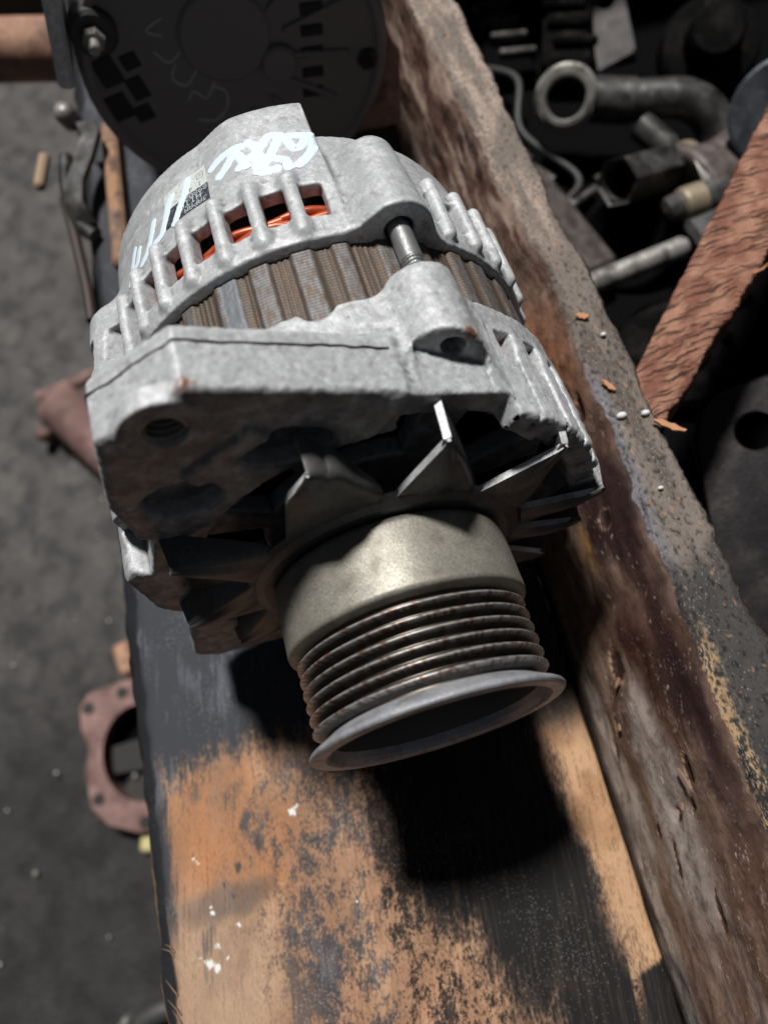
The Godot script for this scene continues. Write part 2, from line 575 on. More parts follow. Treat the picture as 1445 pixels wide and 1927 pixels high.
func field_front(p: Vector3) -> float:
	var r := sqrt(p.x * p.x + p.y * p.y)
	var th := rad_to_deg(atan2(p.x, p.y))
	var s := p.z
	var fin := 1.0 if th > 38.1 and th < 118.0 else 0.0
	var fa := wrapf(th - 43.4, -5.3, 5.3)
	var fs := clampf((th - 37.4) / 1.4, 0.0, 1.0) * (1.0 if th < 118.0 else 0.0)
	var saw := fa / 10.6
	if saw > 0.40: saw = 0.40 - (saw - 0.40) * 8.0
	var outer := 60.0
	if fin > 0.0: outer += 2.2 * saw * (1.0 - sstep(70.0, 80.0, s))
	var d := smax(r - outer, s - 83.0, 1.6)
	d = smax(d, (lerpf(55.0, 49.8, fs) - fs * saw * 2.4) - s, 2.0)
	# mounting ears
	var near := Vector2(p.x + 22.0, p.y - 50.0).length() - 46.0
	if near > 6.0: d = minf(d, near)
	else:
		var e := smax(poly_dist(Vector2(p.x, p.y), ear_a), absf(s - 63.2) - 8.2, 2.4)
		d = smin(d, e, 2.5)
	near = Vector2(p.x + 49.0, p.y + 16.0).length() - 50.0
	if near > 6.0: d = minf(d, near)
	else:
		d = smin(d, smax(poly_dist(Vector2(p.x, p.y), ear_b), absf(s - 60.0) - 9.0, 3.0), 3.0)
		d = smin(d, smax(Vector2(p.x + 57.6, p.y - clampf(p.y, -4.0, 13.0)).length() - 7.6, absf(s - 64.0) - 10.0, 4.0), 3.0)
	# bolt lugs
	var a := wrapf(th - 25.0, -45.0, 45.0)
	if absf(a) < 24.0:
		var la := deg_to_rad(a)
		var q := Vector2(r * sin(la), r * cos(la))
		var lug := Vector2(q.x, q.y - 59.3).length() - 8.0
		lug = smax(lug, s - 86.5, 2.5)
		lug = smax(lug, 65.0 - 0.25 * q.x - s, 1.2)
		d = smin(d, lug, 6.0)
		d = smax(d, -maxf(maxf(absf(q.x) - 8.0, 59.4 - q.y), s - 65.2 + 0.25 * q.x), 1.0)
		d = maxf(d, -maxf(Vector2(q.x - 0.6, q.y - 62.0).length() - 2.7, absf(s - 69.0) - 9.0))
	# rim notch over the winding
	d = smax(d, -(Vector2(deg_to_rad(th - 1.2) * 60.0, s - 84.5).length() - 4.6), 0.8)
	# side vents between the fins
	if fin > 0.0:
		var arc := deg_to_rad(fa) * 60.0
		d = smax(d, -maxf(maxf(absf(arc) - 0.6 - 0.19 * (s - 64.0), absf(s - 69.5) - 5.2), 50.0 - r), 0.6)
		d = maxf(d, -maxf(maxf(absf(arc - 0.8) - 0.5, s - 66.0), 55.0 - r))
	# recess for the fan, hollow behind the web, vents through the web
	var rec := 47.5 if th > -75.0 and th < 12.0 else 52.5
	d = smax(d, -smax(r - rec, s - 60.0, 3.0), 1.5)
	d = smax(d, -smax(r - 54.5, 66.0 - s, 2.0), 0.8)
	var va := deg_to_rad(wrapf(th - 52.0, -22.5, 22.5)) * r
	d = smax(d, -maxf(maxf(absf(r - 38.5) - 8.5, absf(va) - 0.26 * r), absf(s - 63.0) - 6.0), 1.2)
	# casting pockets and the threaded hole in the ear's face
	if p.x < 10.0 and p.y > 20.0 and s < 64.0:
		d = smax(d, -maxf((Vector2((p.x + 13.0 + (p.y - 53.0) * 0.3) / 10.0, (p.y - 54.0) / 6.4).length() - 1.0) * 6.0, s - 60.5), 1.2)
		d = smax(d, -maxf((Vector2((p.x + 39.0) / 9.0, (p.y - 45.5) / 6.6).length() - 1.0) * 6.0, s - 60.5), 1.2)
		d = smin(d, smax(Vector2(p.x + 32.7, p.y - 73.1 + 2.0).length() - 9.0, absf(s - 57.0) - 2.6, 0.8), 1.0)
		d = smin(d, smax(absf((p.x + 25.0) * 0.45 - (p.y - 58.0) * 0.89) - 2.6, maxf(absf(s - 57.0) - 3.2, absf((p.x + 27.0) * 0.89 + (p.y - 60.0) * 0.45) - 10.0), 1.5), 2.0)
	if p.x < -20.0 and p.y > 60.0:
		d = maxf(d, -maxf(Vector2(p.x + 32.7, p.y - 71.6).length() - 4.4, s - 76.0))
	# resting foot underneath
	if p.y < -50.0:
		d = smin(d, maxf(Vector2(p.x, p.y + 61.5).length() - 9.0, absf(s - 68.0) - 8.0), 4.0)
	return d + rough_noise.get_noise_3dv(p) * 0.2 + lump_noise.get_noise_3dv(p) * 0.18

# a point on the alternator from angle (deg from its top, clockwise seen from the pulley), radius and s in mm
func pol(th: float, r: float, s: float) -> Vector3:
	return Vector3(sin(deg_to_rad(th)) * r, cos(deg_to_rad(th)) * r, -s) * MM

func ribbon(pts: Array, width: float, lift: float) -> ArrayMesh:
	# a painted stroke of some thickness lying on the rear housing; pts are (s, degrees)
	var mb := MB.new()
	var cv := []
	for q in pts: cv.append(Vector3(q[0], q[1] * 1.033, 0))
	if cv.size() > 2: cv = smooth_path(cv, 5)
	var fine := []
	for i in cv.size() - 1:
		for k in 3: fine.append(cv[i].lerp(cv[i + 1], k / 3.0))
	fine.append(cv[-1])
	# rounded ends
	var n := fine.size()
	var rows := []
	for i in range(-4, n + 4):
		var c: Vector3 = fine[clampi(i, 0, n - 1)]
		var t: Vector3 = (fine[mini(clampi(i, 0, n - 1) + 1, n - 1)] - fine[maxi(clampi(i, 0, n - 1) - 1, 0)]).normalized()
		var w := width * (0.5 + 0.1 * rough_noise.get_noise_2d(c.x * 3.0 + width * 77.0, c.y * 3.0))
		if i < 0 or i >= n:
			var over := (-i if i < 0 else i - n + 1) / 4.0
			c += t * (-1.0 if i < 0 else 1.0) * over * width * 0.5
			w *= sqrt(maxf(1.0 - over * over, 0.0001))
		var sd := Vector3(-t.y, t.x, 0)
		var row := []
		for k in [[-1.0, -0.12], [-0.92, 0.01], [-0.4, 0.04], [0.4, 0.04], [0.92, 0.01], [1.0, -0.12]]:
			var q: Vector3 = c + sd * w * k[0]
			var th := q.y / 1.033
			var right := sstep(13.8, 14.8, th)
			row.append(pol(th, rear_radius(q.x, th) - right * (0.6 + 4.0 * sstep(118, 150, q.x)) + lift + k[1], q.x))
		rows.append(row)
	mb.grid(rows)
	return mb.mesh()

const GLYPHS := {
	"8": [14, 17, 17, 14, 17, 17, 14], "9": [14, 17, 17, 15, 1, 2, 12], "0": [14, 17, 19, 21, 25, 17, 14], "2": [14, 17, 1, 6, 8, 16, 31],
	"H": [17, 17, 17, 31, 17, 17, 17], "I": [14, 4, 4, 4, 4, 4, 14], "T": [31, 4, 4, 4, 4, 4, 4], "J": [7, 2, 2, 2, 2, 18, 12], "A": [14, 17, 17, 31, 17, 17, 17],
	"P": [30, 17, 17, 30, 16, 16, 16], "N": [17, 25, 21, 19, 17, 17, 17], "V": [17, 17, 17, 17, 17, 10, 4], "1": [4, 12, 4, 4, 4, 4, 14], "4": [2, 6, 10, 18, 31, 2, 2],
}

func letters(im: Image, text: String, at: Vector2i, px: int, c: Color) -> void:
	for k in text.length():
		if not GLYPHS.has(text[k]): continue
		for y in 7:
			for x in 5:
				if GLYPHS[text[k]][y] >> (4 - x) & 1: im.fill_rect(Rect2i(at.x + (k * 6 + x) * px, at.y + y * px, px, px), c)

func sticker_texture() -> ImageTexture:
	var im := Image.create(240, 220, false, Image.FORMAT_RGB8)
	im.fill(Color(0.80, 0.82, 0.81))
	var ink := Color(0.20, 0.22, 0.26)
	im.fill_rect(Rect2i(0, 0, 240, 108), ink)
	var pale := Color(0.72, 0.75, 0.77)
	letters(im, "JAPAN", Vector2i(14, 8), 4, pale)
	letters(im, "HITA", Vector2i(40, 42), 5, pale)
	letters(im, "89802", Vector2i(6, 76), 4, pale)
	letters(im, "1 4V", Vector2i(30, 116), 4, Color(0.42, 0.45, 0.48))
	im.fill_rect(Rect2i(14, 160, 38, 38), Color(0.50, 0.53, 0.55))
	im.fill_rect(Rect2i(18, 164, 30, 30), Color(0.80, 0.82, 0.81))
	im.fill_rect(Rect2i(26, 172, 14, 18), Color(0.66, 0.68, 0.70))
	var n := noise(5, 0.05, 3)
	for y in 220:
		for x in 240:
			var k := n.get_noise_2d(x, y)
			if k > 0.28: im.set_pixel(x, y, im.get_pixel(x, y).lerp(Color(0.62, 0.62, 0.61), 0.5))
	return ImageTexture.create_from_image(im)

func rust_col(base: Color, rust: Color, amount: float, n: FastNoiseLite, p: Vector3) -> Color:
	var k := n.get_noise_3dv(p * 1000.0)
	return base.lerp(rust, sstep(-amount, 0.35 - amount, k)).darkened(clampf(-k * 0.35, 0.0, 0.3))

# white oxide on proud edges, dirt in crevices, painted shade mottled like grime on front-facing surfaces
func weather_and_shade(m: ArrayMesh, front: bool) -> ArrayMesh:
	var ar := m.surface_get_arrays(0)
	var v: PackedVector3Array = ar[Mesh.ARRAY_VERTEX]
	var n: PackedVector3Array = ar[Mesh.ARRAY_NORMAL]
	var ix: PackedInt32Array = ar[Mesh.ARRAY_INDEX]
	var bend := PackedFloat32Array()
	bend.resize(v.size())
	var cnt := PackedFloat32Array()
	cnt.resize(v.size())
	for t in range(0, ix.size(), 3):
		for k in 3:
			var a := ix[t + k]
			var b := ix[t + (k + 1) % 3]
			var e := v[b] - v[a]
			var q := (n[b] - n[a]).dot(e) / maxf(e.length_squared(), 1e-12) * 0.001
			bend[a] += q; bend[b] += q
			cnt[a] += 1.0; cnt[b] += 1.0
	var c := PackedColorArray()
	c.resize(v.size())
	for i in v.size():
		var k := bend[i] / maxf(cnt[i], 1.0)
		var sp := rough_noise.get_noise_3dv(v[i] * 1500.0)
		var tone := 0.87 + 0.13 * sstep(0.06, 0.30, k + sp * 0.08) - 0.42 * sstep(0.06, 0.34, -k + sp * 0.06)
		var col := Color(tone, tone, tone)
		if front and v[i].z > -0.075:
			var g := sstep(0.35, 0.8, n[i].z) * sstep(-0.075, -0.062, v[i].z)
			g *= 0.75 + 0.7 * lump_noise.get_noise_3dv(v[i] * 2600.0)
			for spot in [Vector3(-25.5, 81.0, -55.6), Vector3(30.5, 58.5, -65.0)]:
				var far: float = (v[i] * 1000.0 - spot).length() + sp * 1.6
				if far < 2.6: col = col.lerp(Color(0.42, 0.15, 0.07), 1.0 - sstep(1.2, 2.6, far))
			col = col.lerp(Color(0.42, 0.395, 0.385), clampf(g, 0.0, 1.0))  # shade painted in by normal direction, broken up with grime noise
		c[i] = col
	ar[Mesh.ARRAY_COLOR] = c
	var out := ArrayMesh.new()
	out.add_surface_from_arrays(Mesh.PRIMITIVE_TRIANGLES, ar)
	return out

func build_alternator() -> void:
	rough_noise = noise(3, 0.42, 2)
	lump_noise = noise(4, 0.07, 2)
	var n := Vector3(0.063075, 0.073662, 0.995287)
	var u := Vector3(0.997998, 0, -0.063247)
	var alt := thing("alternator", "grey cast aluminium alternator with ribbed pulley, lying on the stained plank", "alternator", Vector3(0.000623, 0.076301, -0.016093), Basis(u, n.cross(u), n))
	part("rear_housing", weather_and_shade(net(field_rear, Vector3(-72, -72, 100.5), Vector3(72, 72, 158), 0.72), false), M.cast_front, alt)
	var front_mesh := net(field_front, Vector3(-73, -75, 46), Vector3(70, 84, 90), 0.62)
	front_mesh = weather_and_shade(front_mesh, true)
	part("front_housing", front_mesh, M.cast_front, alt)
	var rn := noise(21, 0.5, 3)
	# laminated stator core: lands and stepped grooves, each lamination a step
	var mb := MB.new()
	var rows := []
	var ln := noise(8, 0.9, 2)
	var colr := []
	var steps := 84
	for i in steps + 1:
		var s := 79.5 + 25.0 * i / steps
		var row := []
		for j in 720:
			var th := j * 0.5
			var a := wrapf(th - 1.5, -5.0, 5.0)
			var slot := roundf((th - 1.5) / 10.0)
			a += 0.9 * sin(slot * 2.7)
			var land := 2.3 + 0.55 * sin(slot * 4.1 + 1.0)
			var r := 57.7
			if absf(a) > land:
				var w := clampf((absf(a) - land) / 0.6, 0.0, 1.0)
				r = 57.7 - 1.25 * w + 0.5 * absf(sin((absf(a) - 2.9) * 2.3)) * w
			var weld := sstep(2.6, 2.0, absf(wrapf(th + 17.0, -180.0, 180.0)))
			r = lerpf(r, 57.5 + 0.15 * lump_noise.get_noise_2d(th * 9.0, s * 3.0), weld)
			r += (0.085 if i % 3 == 0 else -0.02) * -1.0 * (1.0 - weld) + 0.06 * ln.get_noise_2d(th * 0.4, i / 3 * 11.0)
			row.append(pol(th, r, s))
			var b := Color(0.125, 0.115, 0.115)
			var q := ln.get_noise_2d(th * 1.1 + 300.0, s * 0.2)
			if absf(a) > land - 0.3: b = Color(0.115, 0.092, 0.075)
			if q > 0.05: b = b.lerp(Color(0.16, 0.10, 0.06), clampf(q * 1.5, 0, 0.7))
			if absf(a) < land: b = b.lerp(Color(0.22, 0.215, 0.22), clampf(0.45 - q, 0.0, 0.8))
			b = b.lerp(Color(0.17, 0.185, 0.20), weld)
			if i % 3 == 0: b = b.darkened(0.35 * (1.0 - weld))
			colr.append(b)
		rows.append(row)
	mb.grid(rows, true)
	for i in colr.size(): mb.c[i] = colr[i]
	part("stator_core", mb.mesh(), M.stator, alt)
	# windings: strands bundled at both ends of the core
	for side in 2:
		mb = MB.new()
		for k in 15:
			var pts := []
			for j in 181:
				var th := j * 2.0
				var wob := sin(deg_to_rad(th * 18.0 + k * 50.0)) * 0.45
				var rr := (47.6 if side == 0 else 47.0) + (k % 3) * 2.25 + wob
				var ss := (108.6 + (k / 3) * 2.15 + (k % 3) * 0.4 if side == 0 else 79.0 - (k / 3) * 2.2) + wob * 0.6
				pts.append(pol(th, rr + (2.2 if side == 0 else 4.0), ss))
			tube(mb, pts, [1.15 * MM], 7, false)
		part("copper_winding", mb.mesh(), M.copper, alt)
	mb = MB.new()
	lathe(mb, [Vector2(0.008, -0.0668), Vector2(0.0505, -0.0668), Vector2(0.0505, -0.078), Vector2(0.046, -0.080), Vector2(0.046, -0.110)], 72)
	part("rotor", mb.mesh(), M.black, alt)
	# through bolts
	for k in 4:
		mb = MB.new()
		var th := 25.0 + 90.0 * k
		tube(mb, [pol(th, 60.6, 112), pol(th, 60.6, 92.4)], [2.75 * MM], 20)
		var coil := []
		for j in 90:
			var an := j * TAU / 12.0
			coil.append(pol(th, 60.6, 92.4 - j * 0.09) + Vector3(cos(an), sin(an), 0) * 2.35 * MM)
		tube(mb, coil, [0.42 * MM], 6)
		tube(mb, [pol(th, 60.6, 92.5), pol(th, 60.6, 79.5)], [2.3 * MM], 16)
		part("through_bolt", mb.mesh(), M.bolt, alt)
	# coil thread in the ear
	mb = MB.new()
	var hel := []
	for j in 150:
		var an := j * TAU / 20.0
		hel.append(Vector3(-32.7 + cos(an) * 4.2, 71.6 + sin(an) * 4.2, -(54.9 + j * 0.075)) * MM)
	tube(mb, hel, [0.55 * MM], 8)
	part("thread_insert", mb.mesh(), M.zinc, alt)
	# parting line round the ear
	mb = MB.new()
	var line := []
	for q in [Vector2(13, 60.4), Vector2(0, 67.3), Vector2(-13, 74.2), Vector2(-26, 81.1), Vector2(-36, 77.1), Vector2(-46, 73.1), Vector2(-53.5, 50)]:
		line.append(Vector3(q.x, q.y, -66.6) * MM)
	var fine := []
	for i in line.size() - 1:
		for k in 10:
			var q: Vector3 = line[i].lerp(line[i + 1], k / 10.0)
			fine.append(q + Vector3(0, 0.05, rough_noise.get_noise_3dv(q * 400.0)) * 0.5 * MM)
	tube(mb, fine, [0.24 * MM], 6)
	part("parting_line", mb.mesh(), M.line, alt)
	# fan: hub disc and stamped blades with folded edges
	mb = MB.new()
	mb.col = Color(0.17, 0.167, 0.163)
	lathe(mb, [Vector2(0.010, -0.0443), Vector2(0.0335, -0.0443), Vector2(0.0355, -0.0452), Vector2(0.0372, -0.0463), Vector2(0.0365, -0.047), Vector2(0.010, -0.047)], 96)
	var fan := part("cooling_fan", mb.mesh(), M.fan, alt)
	# first radial edge (deg, r), apex, last base point, fold height
	for b in [[-42.0, 33.0, -11.0, 56.0, 4.6, 36.5, 7.5], [6.0, 32.0, 19.9, 55.6, 43.5, 35.0, 8.5], [45.5, 34.8, 54.0, 57.5, 78.0, 38.0, 8.5], [79.0, 38.0, 88.0, 61.0, 96.0, 38.0, 6.0], [97.0, 36.0, 104.0, 58.0, 113.0, 36.0, 7.0], [115.0, 34.0, 124.0, 57.0, 148.0, 35.0, 8.0], [150.0, 33.0, 166.0, 56.0, 186.0, 35.0, 8.0], [188.0, 33.0, 205.0, 56.0, 222.0, 35.0, 8.0], [224.0, 33.0, 240.0, 56.0, 258.0, 35.0, 8.0], [260.0, 36.0, 266.0, 56.0, 288.0, 36.0, 8.0], [289.0, 34.0, 303.0, 57.5, 315.0, 36.0, 8.0]]:
		mb = MB.new()
		var A := pol(b[0], b[1], 46.4)
		var P := pol(b[2], b[3], 46.4)
		var B := pol(b[4], b[5], 46.4)
		var away := (P - Vector3(0, 0, P.z)).normalized()
		rows = []
		for i in 15:
			var t := i / 14.0
			var E: Vector3 = P.lerp(A, t)
			if b[0] == -42.0:
				var P1 := pol(-19.4, 51.0, 46.4)
				E = P.lerp(P1, t / 0.25) if t < 0.25 else P1.lerp(A, (t - 0.25) / 0.75)
			var Fp: Vector3 = P.lerp(B, t) + away * sin(t * PI) * (0.0045 if b[0] == -42.0 else 0.001)
			if b[0] == -42.0: Fp += away * 0.0011 * sin(t * PI * 5.0) * sin(t * PI)
			var h: float = (b[6] * (1.0 - 0.88 * pow(t, 1.25)) + 0.2) * MM
			var row := []
			var inward: Vector3 = (E - Fp)
			var il := inward.length()
			var ind := inward.normalized() if il > 1e-6 else Vector3.ZERO
			for k in [1.0, 0.82, 0.66, 0.5, 0.33, 0.18]: row.append(Fp + ind * maxf(il * k, 0.0))
			row.append(Fp + ind * minf(il, 0.0012))
			row.append(Fp + ind * minf(il, 0.0004) + Vector3(0, 0, -0.0003))
			row.append(Fp + Vector3(0, 0, -0.0010) + away * 0.0002)
			for k in [0.4, 0.75, 1.0]: row.append(Fp + Vector3(0, 0, -0.0010 - h * k) + away * (0.0002 + 0.0016 * k))
			# dish between the spokes
			row[2] += Vector3(0, 0, 0.0010 * sin(t * PI))
			row[3] += Vector3(0, 0, 0.0016 * sin(t * PI))
			row[4] += Vector3(0, 0, 0.0010 * sin(t * PI))
			rows.append(row)
		shell(mb, rows, 0.0017, Color(1.0, 1.0, 1.0), Color(0.18, 0.176, 0.172))  # bare cut edges, whitened to paint in the sunlight they catch
		part("fan_blade", mb.mesh(), M.fan, fan)
	# pulley: smooth hub, grooved face with separate ribs, front flange and hollow
	mb = MB.new()
	lathe(mb, [Vector2(0.012, -0.0440), Vector2(0.0298, -0.0440), Vector2(0.0308, -0.0434), Vector2(0.0313, -0.0418), Vector2(0.0315, -0.0264), Vector2(0.0313, -0.0256), Vector2(0.0306, -0.0250), Vector2(0.0268, -0.0248)], 128, false)
	var pul := part("pulley", mb.mesh(), M.hub, alt)
	mb = MB.new()
	mb.col = Color(0.10, 0.085, 0.07)
	lathe(mb, [Vector2(0.0272, -0.0250), Vector2(0.0272, -0.0225), Vector2(0.0264, -0.0215), Vector2(0.0264, -0.0030)], 96)
	part("groove_core", mb.mesh(), M.pulley, pul)
	for k in 6:
		var zc := -(0.0064 + 0.0032 * k)
		mb = MB.new()
		rows = []
		colr = []
		var prof := [Vector2(26.2, 1.55), Vector2(28.2, 0.78), Vector2(29.7, 0.32), Vector2(29.95, 0.14), Vector2(29.95, -0.14), Vector2(29.7, -0.32), Vector2(28.2, -0.78), Vector2(26.2, -1.55)]
		for i in prof.size():
			var row := ring(Vector3(0, 0, zc + prof[i].y * MM), Vector3.RIGHT, Vector3.UP, prof[i].x * MM, 240)
			for j in row.size():
				var q: Vector3 = row[j]
				var wear := 1.0 + 0.0012 * rn.get_noise_3dv(q * 900.0)
				row[j] = Vector3(q.x * wear, q.y * wear, q.z)
				if i >= 2 and i <= 5: colr.append(rust_col(Color(0.52, 0.515, 0.50), Color(0.22, 0.11, 0.075), 0.06, rn, q * 1.6))
				else: colr.append(rust_col(Color(0.095, 0.09, 0.085), Color(0.05, 0.04, 0.034), 0.16, rn, q * Vector3(0.5, 0.5, 1)))
			rows.append(row)
		mb.grid(rows, true)
		for i in colr.size(): mb.c[i] = colr[i]
		part("pulley_rib", mb.mesh(), M.pulley, pul)
	mb = MB.new()
	lathe(mb, [Vector2(0.0264, -0.0045), Vector2(0.0276, -0.0038), Vector2(0.0312, -0.0019), Vector2(0.0318, -0.0015), Vector2(0.0321, -0.0011), Vector2(0.0320, -0.0006), Vector2(0.0316, -0.0002), Vector2(0.0310, 0.0), Vector2(0.0284, 0.0), Vector2(0.0274, -0.0005), Vector2(0.0266, -0.0015), Vector2(0.0260, -0.0032)], 160)
	part("flange", mb.mesh(), M.flange, pul)
	mb = MB.new()
	mb.col = Color(0.24, 0.23, 0.22)
	lathe(mb, [Vector2(0.0260, -0.0032), Vector2(0.0248, -0.022), Vector2(0.0225, -0.0238), Vector2(0.004, -0.0238)], 96)
	part("hollow", mb.mesh(), M.pulley, pul)
	mb = MB.new()
	var hexa := PackedVector2Array()
	for k in 6: hexa.append(Vector2(cos(TAU * k / 6), sin(TAU * k / 6)) * 0.0125)
	plate(mb, hexa, -0.0235, -0.0125, 0.001)
	part("shaft_nut", mb.mesh(), M.dirty_metal, pul)
	# sticker and paint marks on the rear housing
	mb = MB.new()
	rows = []
	var uvs := []
	for i in 13:
		var row := []
		var uvr := []
		for j in 13:
			var s := 129.8 + 14.4 * i / 12.0
			var th := -15.2 - 14.4 * j / 12.0
			row.append(pol(th, rear_radius(s, th) + 0.09, s))
			uvr.append(Vector2(j / 12.0, i / 12.0))
		rows.append(row); uvs.append(uvr)
	mb.grid(rows, false, uvs)
	var sm := mat(Color.WHITE, 0.5)
	sm.albedo_texture = sticker_texture()
	part("sticker", mb.mesh(), sm, alt)
	var strokes := [
		[[140.3, -13.3], [141.3, -10.7], [141.4, -7.0], [141.0, -4.1]], [[139.6, -6.8], [136.8, -9.3], [135.2, -11.6]], [[140.3, -6.7], [137.4, -5.1], [133.4, -4.3]],
		[[141.5, -2.3], [139.2, -1.0], [136.2, -0.6], [133.4, -0.4]], [[139.1, 1.0], [136.2, -2.2], [133.7, -6.1]], [[139.6, 0.9], [141.7, 3.1], [141.2, 5.6]],
		[[140.7, 5.5], [136.3, 3.0], [132.5, 0.7], [129.9, -2.1]], [[133.6, -1.7], [129.9, -1.7], [129.0, 0.4], [129.0, 2.5]], [[132.7, 3.0], [131.2, 5.0], [128.6, 5.3]],
		[[140.3, 7.2], [139.7, 11.0], [138.9, 13.2], [135.7, 13.0], [131.7, 10.7], [128.7, 7.7]], [[138.6, 6.9], [135.0, 8.1], [136.5, 10.5], [139.2, 11.6]],
		[[142.9, -21.1], [139.2, -22.0], [134.8, -24.2], [129.7, -26.4]], [[141.3, -26.8], [139.3, -28.2], [135.8, -29.2], [132.1, -30.5], [129.8, -31.6], [129.4, -34.4]],
		[[138.4, -34.5], [133.5, -35.8], [129.3, -37.8], [127.8, -40.2]], [[135.0, -41.8], [130.8, -43.1], [130.5, -46.1], [127.6, -47.6]], [[137.8, -44.7], [133.1, -46.2]]]
	for k in strokes.size():
		part("paint_stroke", ribbon(strokes[k], 2.7 if k < 11 else 2.5, 0.10 + 0.006 * k), M.paint, alt)

# ------------------------------------------------------------------ setting: floor, plank, timber
func blot(x: float, z: float, cx: float, cz: float, rx: float, rz: float, soft: float) -> float:
	var d := Vector2((x - cx) / rx, (z - cz) / rz).length()
	return 1.0 - sstep(1.0 - soft, 1.0 + soft, d)

const PW := 540
const PH := 1180
func plank_z(v: float) -> float: # texture row (0..1) to mm along the plank
	return lerpf(112.0, -150.0, v / 0.72) if v < 0.72 else lerpf(-150.0, -480.0, (v - 0.72) / 0.28)

func plank_v(z: float) -> float:
	return (112.0 - z) / 262.0 * 0.72 if z > -150.0 else 0.72 + (-150.0 - z) / 330.0 * 0.28

